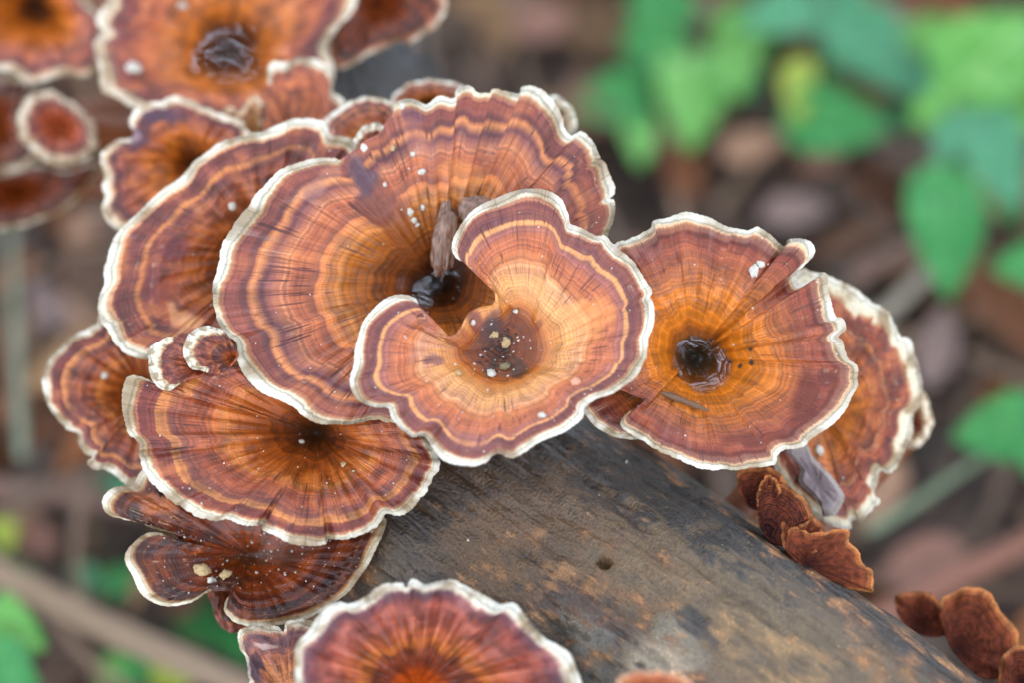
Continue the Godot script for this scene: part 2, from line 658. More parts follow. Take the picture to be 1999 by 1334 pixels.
func build_log() -> void:
	var ctrl := PackedVector3Array()
	# the axis, from beyond the near end (off the frame's lower right) to beyond the far end, which sinks to the ground
	var near := at(1700, 1650, 0.484)
	var dir := near - at(1182, 1256, 0.510)
	dir = dir.normalized()
	ctrl.append(near + dir * 0.55 + Vector3(0, -0.16, 0))
	ctrl.append(near + dir * 0.34 + Vector3(0, -0.08, 0))
	ctrl.append(near + dir * 0.15 + Vector3(0, -0.016, 0))
	for q in [[1700, 1650, 0.484], [1182, 1256, 0.510], [900, 1041, 0.5235], [730, 850, 0.539], [640, 620, 0.556], [592, 380, 0.580], [562, 150, 0.600], [520, -150, 0.628]]:
		ctrl.append(at(q[0], q[1], q[2]))
	var last := ctrl[-1]
	var d2 := (ctrl[-1] - ctrl[-2]).normalized()
	ctrl.append(last + d2 * 0.12 + Vector3(0, -0.03, 0))
	ctrl.append(last + d2 * 0.34 + Vector3(0, -0.14, 0))
	var n := ctrl.size()
	var fine := PackedVector3Array()
	for i in n - 1:
		for s in 30:
			fine.append(catmull(ctrl[maxi(i - 1, 0)], ctrl[i], ctrl[i + 1], ctrl[mini(i + 2, n - 1)], s / 30.0))
	# even steps, denser where the camera looks
	var cum := PackedFloat32Array([0.0])
	for i in range(1, fine.size()):
		cum.append(cum[-1] + fine[i].distance_to(fine[i - 1]) * (1.0 if i > 50 and i < 260 else 0.25))
	log_path = PackedVector3Array()
	var s_at := PackedFloat32Array()
	var j := 0
	var run := 0.0
	for i in LOG_N:
		var want := cum[-1] * i / (LOG_N - 1)
		while j < fine.size() - 2 and cum[j + 1] < want:
			j += 1
		var q := fine[j].lerp(fine[j + 1], clampf((want - cum[j]) / maxf(cum[j + 1] - cum[j], 1e-6), 0, 1))
		if log_path.size():
			run += q.distance_to(log_path[-1])
		log_path.append(q)
		s_at.append(run)
	var fn := FastNoiseLite.new()
	fn.seed = 4
	fn.frequency = 1.0
	fn.fractal_octaves = 4
	var w := LOG_M + 1
	var p := PackedVector3Array()
	var uv := PackedVector2Array()
	var side := Vector3.UP
	var back := eye.basis.z   # the log is a little flattened on top
	for k in LOG_N:
		var t := (log_path[mini(k + 1, LOG_N - 1)] - log_path[maxi(k - 1, 0)]).normalized()
		side = (side - t * side.dot(t)).normalized()
		var b := t.cross(side)
		for i in w:
			var a := TAU * (i % LOG_M) / LOG_M
			var d := side * cos(a) + b * sin(a)
			var s := s_at[k]
			var r := 0.0385
			r += 0.0026 * fn.get_noise_3d(cos(a) * 1.1, sin(a) * 1.1, s * 9.0)
			r += 0.0011 * fn.get_noise_3d(cos(a) * 5.0 + 9.0, sin(a) * 5.0, s * 22.0)
			r += 0.00055 * fn.get_noise_3d(cos(a) * 16.0, sin(a) * 16.0 + 5.0, s * 60.0)
			r += 0.00022 * fn.get_noise_3d(cos(a) * 42.0, sin(a) * 42.0 + 5.0, s * 420.0)
			# drying cracks and raised fibres along the grain
			var cr := 1.0 - absf(fn.get_noise_3d(cos(a) * 7.0 + 3.0, sin(a) * 7.0, s * 7.0)) * 2.2
			r -= 0.0008 * smoothstep(0.86, 0.99, cr)
			r += 0.00022 * fn.get_noise_3d(cos(a) * 60.0, sin(a) * 60.0, s * 40.0)
			p.append(log_path[k] + (d - back * d.dot(back) * 0.24) * r)
			uv.append(Vector2(float(i) / LOG_M, s / 0.28))
	# rot holes and hollows pressed into the surface
	for h in [[1170, 1077, 0.0013, 0.006], [1068, 1222, 0.004, 0.004], [930, 1110, 0.006, 0.0016], [1240, 1180, 0.008, 0.0012], [1060, 1000, 0.007, 0.0012]]:
		var c := log_hit(p, w, h[0], h[1])
		var hc := p[c]
		var kc := c / w
		for k in range(maxi(kc - 40, 0), mini(kc + 40, LOG_N)):
			for i in w:
				var e: float = p[k * w + i].distance_to(hc) / h[2]
				if e < 2.5:
					p[k * w + i] = p[k * w + i].move_toward(log_path[k], h[3] * exp(-e * e * 1.5))
	var nn := grid_normals(p, w, LOG_N, true)
	log_pos = p
	log_nor = nn
	var mesh := grid_mesh(p, nn, uv, w, 0, LOG_N - 1)
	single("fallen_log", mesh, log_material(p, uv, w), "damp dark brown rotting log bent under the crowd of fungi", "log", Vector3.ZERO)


func log_hit(p: PackedVector3Array, w: int, x: float, y: float) -> int:
	# the surface point of the log that faces the eye along this sight line
	var inv := eye.affine_inverse()
	var best := 0
	var score := 1e9
	for i in p.size():
		var q := inv * p[i]
		var dx := q.x / (-q.z * PX) + 999.5 - x
		var dy := 667.0 - q.y / (-q.z * PX) - y
		var e := dx * dx + dy * dy
		if e < 900.0:
			var sc := e * 1e-6 + (-q.z)
			if sc < score:
				score = sc
				best = i
	return best


func log_material(p: PackedVector3Array, uv: PackedVector2Array, w: int) -> StandardMaterial3D:
	var tw := 1024
	var th := 1280
	var rng := RandomNumberGenerator.new()
	rng.seed = 77
	var fn := FastNoiseLite.new()
	fn.seed = 8
	fn.frequency = 0.006
	fn.fractal_octaves = 5
	fn.fractal_gain = 0.6
	var big := fn.get_seamless_image(tw, th / 2, false, false, 0.15, true)
	big.resize(tw, th, Image.INTERPOLATE_CUBIC)
	var n_big := big.get_data()
	fn.seed = 19
	fn.frequency = 0.03
	fn.fractal_octaves = 5
	var mid := fn.get_seamless_image(tw, th * 4 / 5, false, false, 0.15, true)
	mid.resize(tw, th, Image.INTERPOLATE_CUBIC)
	var n_mid := mid.get_data()
	fn.seed = 40
	fn.frequency = 0.12
	fn.fractal_octaves = 4
	var gr := fn.get_seamless_image(tw, th / 5, false, false, 0.15, true)
	gr.resize(tw, th, Image.INTERPOLATE_CUBIC)
	var n_gr := gr.get_data()
	fn.seed = 52
	fn.frequency = 0.35
	fn.fractal_octaves = 3
	var n_fi := fn.get_seamless_image(tw, th, false, false, 0.15, true).get_data()
	# stains and painted contact shade, each placed in the log's own round-and-along measure
	var tone_patches := []
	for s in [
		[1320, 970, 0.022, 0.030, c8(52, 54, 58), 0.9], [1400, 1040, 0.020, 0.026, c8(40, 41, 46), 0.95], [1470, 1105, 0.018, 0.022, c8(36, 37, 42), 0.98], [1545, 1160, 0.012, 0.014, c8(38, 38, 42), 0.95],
		[1200, 900, 0.04, 0.04, c8(50, 46, 46), 0.85], [1010, 920, 0.04, 0.03, c8(52, 47, 45), 0.85], [900, 980, 0.02, 0.03, c8(50, 44, 42), 0.8], [810, 1080, 0.02, 0.02, c8(44, 40, 42), 0.85], [1210, 1020, 0.012, 0.03, c8(58, 50, 48), 0.6], [960, 1200, 0.012, 0.016, c8(52, 46, 42), 0.7], [1420, 1300, 0.006, 0.02, c8(84, 72, 66), 0.4],  # charcoal tones beneath the caps: contact shade and wet wood put into the colour
		[800, 150, 0.05, 0.04, c8(30, 30, 34), 0.9], [880, 170, 0.03, 0.04, c8(34, 32, 34), 0.9], [700, 110, 0.04, 0.03, c8(34, 32, 32), 0.85], [1275, 1292, 0.006, 0.007, c8(255, 252, 244), 1.0], [1240, 1316, 0.005, 0.006, c8(250, 246, 238), 1.0],
		[1080, 1060, 0.022, 0.035, c8(136, 112, 84), 0.6], [940, 1080, 0.014, 0.014, c8(140, 114, 80), 0.5], [1500, 1240, 0.02, 0.05, c8(140, 128, 102), 0.6], [1300, 1120, 0.012, 0.04, c8(126, 108, 84), 0.45],
		[1650, 1200, 0.008, 0.04, c8(126, 112, 90), 0.5], [1560, 1310, 0.02, 0.05, c8(128, 116, 92), 0.5],
		[1262, 1300, 0.008, 0.009, c8(206, 200, 190), 0.9], [1330, 1205, 0.005, 0.006, c8(140, 148, 152), 0.7], [1195, 1300, 0.010, 0.010, c8(120, 126, 124), 0.6], [1300, 1260, 0.006, 0.008, c8(160, 160, 156), 0.7],
		[1345, 1185, 0.003, 0.006, c8(60, 56, 58), 0.7], [1120, 1180, 0.008, 0.016, c8(66, 54, 56), 0.6], [720, 1110, 0.012, 0.012, c8(112, 104, 92), 0.7], [1060, 1240, 0.009, 0.012, c8(52, 54, 50), 0.7],
		[1560, 1040, 0.006, 0.05, c8(84, 74, 60), 0.5], [1110, 1215, 0.005, 0.01, c8(140, 150, 158), 0.7],
	]:
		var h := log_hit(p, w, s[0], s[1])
		tone_patches.append([uv[h].x, fposmod(uv[h].y, 1.0), s[2] / 0.28, s[3] / 0.28, s[4], s[5]])
	var data := PackedByteArray()
	data.resize(tw * th * 3)
	var hd := PackedByteArray()
	hd.resize(tw * th)
	var rg := PackedByteArray()
	rg.resize(tw * th)
	var ca := c8(66, 54, 47)
	var cb := c8(104, 80, 60)
	var cc := c8(138, 108, 76)
	var cd := c8(44, 39, 38)
	var ce := c8(120, 112, 98)
	for y in th:
		var v := (y + 0.5) / th
		for x in tw:
			var o := y * tw + x
			var b := n_big[o] / 255.0
			var m := n_mid[o] / 255.0
			var g := n_gr[o] / 255.0
			var f := n_fi[o] / 255.0
			var c := ca.lerp(cb, smoothstep(0.3, 0.62, b * 0.6 + m * 0.4))
			c = c.lerp(cc, smoothstep(0.50, 0.74, m * 0.62 + g * 0.38) * 0.9)
			c = c.lerp(cd, smoothstep(0.5, 0.34, m * 0.6 + g * 0.4) * 0.9)
			c = c.lerp(ce, smoothstep(0.62, 0.8, g * 0.5 + b * 0.5) * 0.5)
			var u := (x + 0.5) / tw
			for s in tone_patches:
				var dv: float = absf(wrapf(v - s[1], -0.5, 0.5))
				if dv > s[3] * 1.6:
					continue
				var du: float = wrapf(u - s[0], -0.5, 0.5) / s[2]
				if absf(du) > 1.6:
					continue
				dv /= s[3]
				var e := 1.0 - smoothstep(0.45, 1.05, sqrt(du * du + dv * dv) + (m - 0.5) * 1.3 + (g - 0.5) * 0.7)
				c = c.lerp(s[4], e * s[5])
			var k := 0.46 + 0.36 * g + 0.50 * (f - 0.5) + 0.52 * m
			if f > 0.78 and m > 0.5:
				k *= 1.3
			data[o * 3] = clampi(int(c.r * k * 240.0), 0, 255)
			data[o * 3 + 1] = clampi(int(c.g * k * 211.0), 0, 255)
			data[o * 3 + 2] = clampi(int(c.b * k * 178.0), 0, 255)
			hd[o] = clampi(int((g * 0.45 + m * 0.35 + f * 0.3) * 230.0), 0, 255)
			rg[o] = clampi(int((0.30 + 0.36 * m + 0.16 * f) * 255.0), 0, 255)
	var mat := StandardMaterial3D.new()
	mat.albedo_texture = ImageTexture.create_from_image(Image.create_from_data(tw, th, false, Image.FORMAT_RGB8, data))
	mat.heightmap_enabled = true
	mat.heightmap_texture = ImageTexture.create_from_image(Image.create_from_data(tw, th, false, Image.FORMAT_L8, hd))
	mat.heightmap_scale = 0.2
	mat.clearcoat_enabled = true
	mat.clearcoat = 0.1
	mat.clearcoat_roughness = 0.3
	mat.roughness = 1.0
	mat.roughness_texture = ImageTexture.create_from_image(Image.create_from_data(tw, th, false, Image.FORMAT_L8, rg))
	return mat


# ---------------------------------------------------------------- forest floor

const CANOPY := 30000

func floor_height(x: float, z: float) -> float:
	return 0.018 * sin(x * 7.0 + 1.0) * cos(z * 6.0) + 0.01 * sin(x * 17.0 + z * 11.0)


func build_floor() -> void:
	var st_p := PackedVector3Array()
	var uv := PackedVector2Array()
	var n := 121
	for j in n:
		for i in n:
			var a := (i - 60) / 60.0
			var b := (j - 60) / 60.0
			var x := a * 0.9 + signf(a) * pow(absf(a), 5.0) * 60.0
			var z := -0.55 + b * 0.9 + signf(b) * pow(absf(b), 5.0) * 60.0
			st_p.append(Vector3(x, floor_height(x, z) * exp(-(x * x + z * z) * 0.02), z))
			uv.append(Vector2(x, z))
	var nn := PackedVector3Array()
	var raw := grid_normals(st_p, n, n, false)
	for v in raw:
		nn.append(-v)
	# rows run towards the eye: reverse the columns so that the faces look up
	var p2 := PackedVector3Array()
	var n2 := PackedVector3Array()
	var u2 := PackedVector2Array()
	for j in n:
		for i in n:
			p2.append(st_p[j * n + n - 1 - i])
			n2.append(nn[j * n + n - 1 - i])
			u2.append(uv[j * n + n - 1 - i])
	var m := StandardMaterial3D.new()
	var fn := FastNoiseLite.new()
	fn.seed = 3
	fn.frequency = 0.02
	fn.fractal_octaves = 5
	var tex := NoiseTexture2D.new()
	tex.width = 512
	tex.height = 512
	tex.seamless = true
	tex.noise = fn
	var gr := Gradient.new()
	gr.set_color(0, c8(44, 38, 34))
	gr.set_color(1, c8(120, 98, 84))
	gr.add_point(0.5, c8(76, 62, 54))
	tex.color_ramp = gr
	m.albedo_texture = tex
	m.uv1_scale = Vector3(6, 6, 6)
	m.roughness = 0.95
	setting("ground", grid_mesh(p2, n2, u2, n, 0, n - 1), m, "structure")


func leaf_mesh(length: float, width: float, fold: float, droop: float, tip: float, sd: int, rows := 12, cols := 8) -> ArrayMesh:
	# base at the origin, growing along +x, its upper face up
	var p := PackedVector3Array()
	var uv := PackedVector2Array()
	var rng := RandomNumberGenerator.new()
	rng.seed = sd
	var ph := rng.randf() * TAU
	var w := cols + 1
	for j in rows + 1:
		var t := float(j) / rows
		var hw := width * 0.5 * pow(sin(PI * pow(t, tip)), 0.8) + 0.0002
		for i in w:
			var s := 1.0 - 2.0 * i / cols
			var y := fold * absf(s) * hw - droop * t * t * length + 0.05 * hw * sin(t * 14.0 + ph + s) - 0.15 * fold * hw * s * s
			p.append(Vector3(t * length, y, -s * hw))
			uv.append(Vector2(0.5 + 0.5 * s, t))
	var n := grid_normals(p, w, rows + 1, false)
	var m := grid_mesh(p, n, uv, w, 0, rows)
	return m


func leaf_material(a: Color, b: Color, vein: Color, sd: int, rough: float, through: float) -> StandardMaterial3D:
	# a blade with a midrib, side veins and uneven colour
	var w := 96
	var h := 192
	var im := Image.create_empty(w, h, false, Image.FORMAT_RGB8)
	var fn := FastNoiseLite.new()
	fn.seed = sd
	fn.frequency = 0.03
	fn.fractal_octaves = 4
	for y in h:
		for x in w:
			var s := absf(x / (w - 1.0) - 0.5) * 2.0
			var t := y / (h - 1.0)
			var c := a.lerp(b, clampf(0.5 + fn.get_noise_2d(x, y) * 1.1, 0, 1))
			var rib := exp(-pow(s / 0.035, 2.0))
			var q := fposmod((t - s * 0.16) * 8.0, 1.0)
			rib = maxf(rib, 0.55 * exp(-pow((q - 0.5) / 0.06, 2.0)) * (1.0 - s))
			im.set_pixel(x, y, c.lerp(vein, rib * 0.6))
	var m := StandardMaterial3D.new()
	m.albedo_texture = ImageTexture.create_from_image(im)
	m.roughness = rough
	m.metallic_specular = 0.35
	m.cull_mode = BaseMaterial3D.CULL_DISABLED
	if through > 0.0:
		m.backlight_enabled = true
		m.backlight = Color(through, through, through)
	return m


func aim(dir: Vector3, up: Vector3) -> Basis:
	var x := dir.normalized()
	var z := x.cross(up).normalized()
	return Basis(x, z.cross(x), z)


func build_litter() -> void:
	var rng := RandomNumberGenerator.new()
	rng.seed = 12
	var meshes := [leaf_mesh(0.045, 0.02, 0.35, 0.18, 0.8, 1), leaf_mesh(0.036, 0.018, -0.3, -0.15, 0.9, 2), leaf_mesh(0.055, 0.017, 0.2, 0.25, 0.75, 3), leaf_mesh(0.028, 0.016, 0.5, 0.1, 0.85, 4)]
	var tints := [c8(124, 98, 78), c8(96, 76, 62), c8(142, 116, 96), c8(114, 82, 60), c8(132, 112, 100), c8(84, 66, 54), c8(156, 124, 90), c8(134, 86, 56), c8(108, 96, 86), c8(150, 96, 58)]
	var m := leaf_material(c8(200, 190, 185), c8(255, 250, 245), c8(170, 150, 130), 6, 0.75, 0.15)
	m.vertex_color_use_as_albedo = true
	for q in meshes.size():
		var mm := MultiMesh.new()
		mm.transform_format = MultiMesh.TRANSFORM_3D
		mm.use_colors = true
		mm.mesh = meshes[q]
		meshes[q].surface_set_material(0, m)
		mm.instance_count = 760
		for i in 760:
			var x := rng.randf_range(-0.42, 0.42)
			var z := rng.randf_range(-0.85, 0.0)
			var bs := Basis(Vector3.UP, rng.randf() * TAU) * Basis(Vector3.RIGHT, rng.randf_range(-0.5, 0.5)) * Basis(Vector3.BACK, rng.randf_range(-0.35, 0.35))
			bs = bs.scaled(Vector3.ONE * rng.randf_range(0.45, 1.0))
			mm.set_instance_transform(i, Transform3D(bs, Vector3(x, floor_height(x, z) + rng.randf_range(0.004, 0.03), z)))
			mm.set_instance_color(i, (tints[rng.randi_range(0, tints.size() - 1)] as Color).srgb_to_linear() * rng.randf_range(0.4, 1.3))
		var o := MultiMeshInstance3D.new()
		o.name = numbered("leaf_litter")
		o.multimesh = mm
		add_child(o)
		o.set_meta("kind", "stuff")
		o.set_meta("label", ["brown fallen leaves lying all over the forest floor", "grey and tan fallen leaves between the others", "long curled dry leaves in the litter", "small crumpled dry leaves in the litter"][q])


func build_twigs() -> void:
	# broken twigs mixed through the litter
	var rng := RandomNumberGenerator.new()
	rng.seed = 66
	var mm := MultiMesh.new()
	mm.transform_format = MultiMesh.TRANSFORM_3D
	mm.use_colors = true
	var path := PackedVector3Array()
	var radii := PackedFloat32Array()
	for i in 8:
		path.append(Vector3(0.012 * i - 0.042, 0.0015 * sin(i * 1.3), 0.003 * sin(i * 0.9)))
		radii.append(0.0014 - 0.0001 * i)
	var mesh := tube(path, radii, 7, 0.3, 2)
	var m := flat_mat(Color.WHITE, 0.85)
	m.vertex_color_use_as_albedo = true
	mesh.surface_set_material(0, m)
	mm.mesh = mesh
	mm.instance_count = 260
	for i in 260:
		var x := rng.randf_range(-0.42, 0.42)
		var z := rng.randf_range(-0.85, 0.0)
		var bs := Basis(Vector3.UP, rng.randf() * TAU) * Basis(Vector3.BACK, rng.randf_range(-0.3, 0.3))
		mm.set_instance_transform(i, Transform3D(bs.scaled(Vector3.ONE * rng.randf_range(0.5, 1.5)), Vector3(x, floor_height(x, z) + rng.randf_range(0.012, 0.036), z)))
		mm.set_instance_color(i, c8(150, 124, 100).lerp(c8(80, 62, 52), rng.randf()).srgb_to_linear())
	var o := MultiMeshInstance3D.new()
	o.name = numbered("twig_litter")
	o.multimesh = mm
	add_child(o)
	o.set_meta("kind", "stuff")
	o.set_meta("label", "broken twigs scattered through the leaf litter")


func stick(called: String, label: String, pts: Array, r0: float, r1: float, mat: Material, sd: int, category := "stick") -> void:
	var path := PackedVector3Array()
	var radii := PackedFloat32Array()
	var a: Array = []
	for q in pts:
		a.append(low(q[0], q[1], q[2]))
	var n := a.size()
	var mid: Vector3 = a[0]
	for i in n - 1:
		for s in 10:
			path.append(catmull(a[maxi(i - 1, 0)], a[i], a[i + 1], a[mini(i + 2, n - 1)], s / 10.0) - mid)
	path.append(a[n - 1] - mid)
	for i in path.size():
		radii.append(lerpf(r0, r1, float(i) / (path.size() - 1)))
	radii[0] *= 0.3
	radii[-1] *= 0.3
	single(called, tube(path, radii, 12, 0.35, sd), mat, label, category, mid)


func live_leaf(t: Node3D, mats: Array, root: Vector3, tip: Vector3, width: float, kind: int, sd: int, lift := 0.0) -> void:
	# a blade from root to tip, facing mostly upwards
	var d := tip - root
	var mesh := leaf_mesh(d.length(), width, 0.28, 0.12, 0.72, sd, 14, 8)
	var o := part("leaf", mesh, mats[kind], t)
	var up := (Vector3.UP * 0.6 + eye.basis.z * 0.5 + eye.basis.x * lift).normalized()
	o.transform = Transform3D(aim(d, up), root - t.position)


func plant(label: String, foot: Array, mats: Array, leaves: Array, sd: int, category := "plant") -> void:
	# leaves: [base x, base y, depth, tip x, tip y, depth, width in grid steps, material]
	var base := low(foot[0], foot[1], 0.0)
	base.y = floor_height(base.x, base.z)
	var t := thing("leafy_plant", label, category, base, "green seedlings on the forest floor")
	var k := 0
	for l in leaves:
		var a := low(l[0], l[1], l[2])
		var b := low(l[3], l[4], l[5])
		k += 1
		live_leaf(t, mats, a, b, l[6] * PX * 0.74, l[7], sd * 31 + k, 0.25 * sin(k * 2.3 + sd))
		# its stalk, from the foot
		var path := PackedVector3Array()
		var radii := PackedFloat32Array()
		var ctl := Vector3(lerpf(base.x, a.x, 0.4), lerpf(base.y, a.y, 0.85), lerpf(base.z, a.z, 0.4))
		for j in 9:
			var s := j / 8.0
			path.append(base.lerp(ctl, s).lerp(ctl.lerp(a, s), s) - base)
			radii.append(lerpf(0.0013, 0.0006, s))
		part("stalk", tube(path, radii, 7, 0.1, k), mats[4], t)


func build_canopy() -> void:
	# the forest's leaf roof overhead, which shades the log and shows as dapples in the water
	var rng := RandomNumberGenerator.new()
	rng.seed = 91
	var mesh := leaf_mesh(0.2, 0.1, 0.25, 0.2, 0.75, 4, 4, 2)
	var m := flat_mat(c8(54, 84, 40), 0.5)
	m.backlight_enabled = true
	m.backlight = Color(0.36, 0.36, 0.36)
	m.cull_mode = BaseMaterial3D.CULL_DISABLED
	mesh.surface_set_material(0, m)
	var fn := FastNoiseLite.new()
	fn.seed = 6
	fn.frequency = 0.75
	fn.fractal_octaves = 2
	var where: Array[Transform3D] = []
	while where.size() < CANOPY:
		var p := Vector3(rng.randf_range(-7, 7), rng.randf_range(2.9, 3.5), rng.randf_range(-8, 6))
		if maxf(absf(p.x), absf(p.z + 1.0)) > 4.5:
			p.y = rng.randf_range(0.1, 4.6)   # unseen outer leaves added down to the ground to block low sky light
		if p.y > 2.8 and 0.5 * fn.get_noise_2d(p.x, p.z) + fn.get_noise_2d(p.x * 3.4, p.z * 3.4) < -0.33:
			continue
		var bs := Basis(Vector3.UP, rng.randf() * TAU) * Basis(Vector3.RIGHT, rng.randf_range(-0.7, 0.7)) * Basis(Vector3.BACK, rng.randf_range(-0.8, 0.4))
		where.append(Transform3D(bs.scaled(Vector3.ONE * rng.randf_range(0.6, 1.3)), p))
	var mm := MultiMesh.new()
	mm.transform_format = MultiMesh.TRANSFORM_3D
	mm.mesh = mesh
	mm.instance_count = where.size()
	for i in where.size():
		mm.set_instance_transform(i, where[i])
	var o := MultiMeshInstance3D.new()
	o.name = "tree_canopy"
	o.multimesh = mm
	add_child(o)
	o.set_meta("kind", "stuff")
	o.set_meta("label", "leafy forest canopy high above the log, with unseen outer leaves added to block low light")


# ---------------------------------------------------------------- the scene

func _ready() -> void:
	eye = Transform3D(Basis(Vector3.RIGHT, deg_to_rad(PITCH)), EYE)
	var cam := Camera3D.new()
	cam.name = "Camera"
	cam.transform = eye
	cam.fov = 16.08
	cam.near = 0.02
	cam.far = 200.0
	var lens := CameraAttributesPhysical.new()
	lens.frustum_focal_length = 85.0
	lens.exposure_aperture = 4.3
	lens.frustum_focus_distance = FOCUS
	lens.frustum_near = 0.02
	lens.frustum_far = 200.0
	cam.attributes = lens
	add_child(cam)
	cam.current = true
	cam.fov = 16.08

	var env := Environment.new()
	env.background_mode = Environment.BG_SKY
	var sky := Sky.new()
	var sm := ProceduralSkyMaterial.new()
	sm.sky_top_color = Color(0.80, 0.86, 0.95)
	sm.sky_horizon_color = Color(0.86, 0.88, 0.90)
	sm.ground_bottom_color = Color(0.25, 0.24, 0.2)
	sm.ground_horizon_color = Color(0.5, 0.5, 0.46)
	sm.sky_curve = 0.2
	sm.sky_energy_multiplier = 2.5
	sky.sky_material = sm
	env.sky = sky
	env.tonemap_mode = Environment.TONE_MAPPER_LINEAR
	env.tonemap_exposure = 1.04
	env.sdfgi_enabled = true
	env.ssao_enabled = true
	env.ssil_enabled = true
	var we := WorldEnvironment.new()
	we.name = "Sky"
	we.environment = env
	add_child(we)

	var sun := DirectionalLight3D.new()
	sun.name = "Sun"
	sun.light_energy = 1.0
	sun.light_color = Color(1.0, 0.96, 0.9)
	sun.light_angular_distance = 14.0
	sun.shadow_enabled = true
	sun.rotation_degrees = Vector3(-62, 28, 0)
	add_child(sun)

	make_noise()
	cream = flat_mat(c8(214, 198, 170), 0.8)
	stem_mat = flat_mat(c8(120, 66, 34), 0.5)
	water_mat = StandardMaterial3D.new()
	water_mat.transparency = BaseMaterial3D.TRANSPARENCY_ALPHA
	water_mat.albedo_color = Color(0.10, 0.06, 0.02, 0.22)
	water_mat.roughness = 0.02

	build_floor()
	build_log()
	build_fungi()
	build_small_brackets()
	build_litter()
	build_twigs()
	build_plants()
	build_bits()
	build_canopy()


func ramp_main() -> Array:
	return [[0.0, c8(48, 26, 12)], [0.10, c8(92, 44, 12)], [0.22, c8(140, 72, 20)], [0.34, c8(166, 92, 24)], [0.43, c8(186, 108, 36)], [0.455, c8(206, 132, 72)], [0.52, c8(204, 128, 78)], [0.58, c8(186, 106, 72)], [0.66, c8(176, 98, 68)], [0.72, c8(190, 118, 86)], [0.765, c8(142, 84, 78)], [0.795, c8(140, 80, 72)], [0.815, c8(186, 120, 80)], [0.838, c8(184, 116, 76)], [0.855, c8(140, 78, 66)], [0.925, c8(134, 70, 60)], [0.944, c8(170, 116, 78)], [0.958, c8(206, 192, 164)], [0.975, c8(208, 199, 180)], [1.0, c8(204, 197, 182)]]


func ramp_front() -> Array:
	return [[0.0, c8(112, 58, 34)], [0.08, c8(130, 66, 34)], [0.16, c8(176, 98, 42)], [0.26, c8(200, 132, 70)], [0.36, c8(212, 152, 98)], [0.50, c8(210, 148, 106)], [0.54, c8(200, 122, 76)], [0.63, c8(190, 108, 72)], [0.70, c8(180, 104, 74)], [0.75, c8(158, 96, 86)], [0.775, c8(150, 92, 84)], [0.79, c8(210, 146, 96)], [0.815, c8(212, 148, 98)], [0.83, c8(138, 80, 76)], [0.915, c8(136, 76, 68)], [0.936, c8(172, 114, 80)], [0.952, c8(206, 192, 166)], [0.97, c8(208, 199, 180)], [1.0, c8(204, 197, 184)]]


func ramp_bowl() -> Array:
	return [[0.0, c8(58, 40, 16)], [0.12, c8(112, 66, 18)], [0.2, c8(172, 94, 22)], [0.32, c8(204, 118, 30)], [0.46, c8(204, 120, 46)], [0.60, c8(184, 102, 46)], [0.70, c8(170, 90, 52)], [0.78, c8(156, 80, 56)], [0.84, c8(144, 70, 52)], [0.885, c8(112, 50, 38)], [0.905, c8(138, 84, 70)], [0.935, c8(154, 104, 84)], [0.955, c8(204, 168, 124)], [0.97, c8(202, 192, 170)], [1.0, c8(206, 200, 186)]]


func ramp_left() -> Array:
	return [[0.0, c8(84, 50, 24)], [0.09, c8(100, 52, 18)], [0.18, c8(138, 66, 18)], [0.30, c8(170, 84, 26)], [0.42, c8(178, 92, 34)], [0.50, c8(200, 118, 56)], [0.54, c8(172, 88, 44)], [0.62, c8(162, 80, 50)], [0.70, c8(168, 88, 60)], [0.76, c8(138, 76, 64)], [0.80, c8(190, 118, 70)], [0.835, c8(196, 126, 74)], [0.85, c8(138, 66, 52)], [0.92, c8(132, 62, 50)], [0.94, c8(168, 112, 76)], [0.955, c8(204, 188, 158)], [0.975, c8(206, 195, 174)], [1.0, c8(202, 193, 176)]]


func ramp_wet() -> Array:
	return [[0.0, c8(120, 50, 10)], [0.20, c8(142, 62, 12)], [0.36, c8(118, 48, 14)], [0.52, c8(136, 60, 16)], [0.64, c8(92, 36, 14)], [0.72, c8(128, 58, 22)], [0.78, c8(70, 28, 14)], [0.845, c8(74, 32, 16)], [0.86, c8(132, 66, 34)], [0.88, c8(88, 42, 24)], [0.925, c8(96, 50, 30)], [0.945, c8(156, 110, 70)], [0.965, c8(190, 172, 140)], [1.0, c8(206, 196, 176)]]


func ramp_back() -> Array:
	return [[0.0, c8(104, 60, 20)], [0.14, c8(140, 70, 18)], [0.30, c8(196, 108, 30)], [0.48, c8(200, 112, 48)], [0.60, c8(180, 96, 58)], [0.72, c8(166, 86, 58)], [0.80, c8(150, 74, 60)], [0.87, c8(124, 66, 62)], [0.90, c8(150, 100, 78)], [0.935, c8(200, 174, 142)], [1.0, c8(216, 204, 184)]]


func ramp_rust() -> Array:
	return [[0.0, c8(78, 38, 28)], [0.2, c8(94, 46, 32)], [0.4, c8(112, 56, 38)], [0.6, c8(120, 61, 41)], [0.78, c8(126, 66, 43)], [0.9, c8(136, 72, 44)], [0.955, c8(160, 96, 56)], [1.0, c8(184, 120, 72)]]


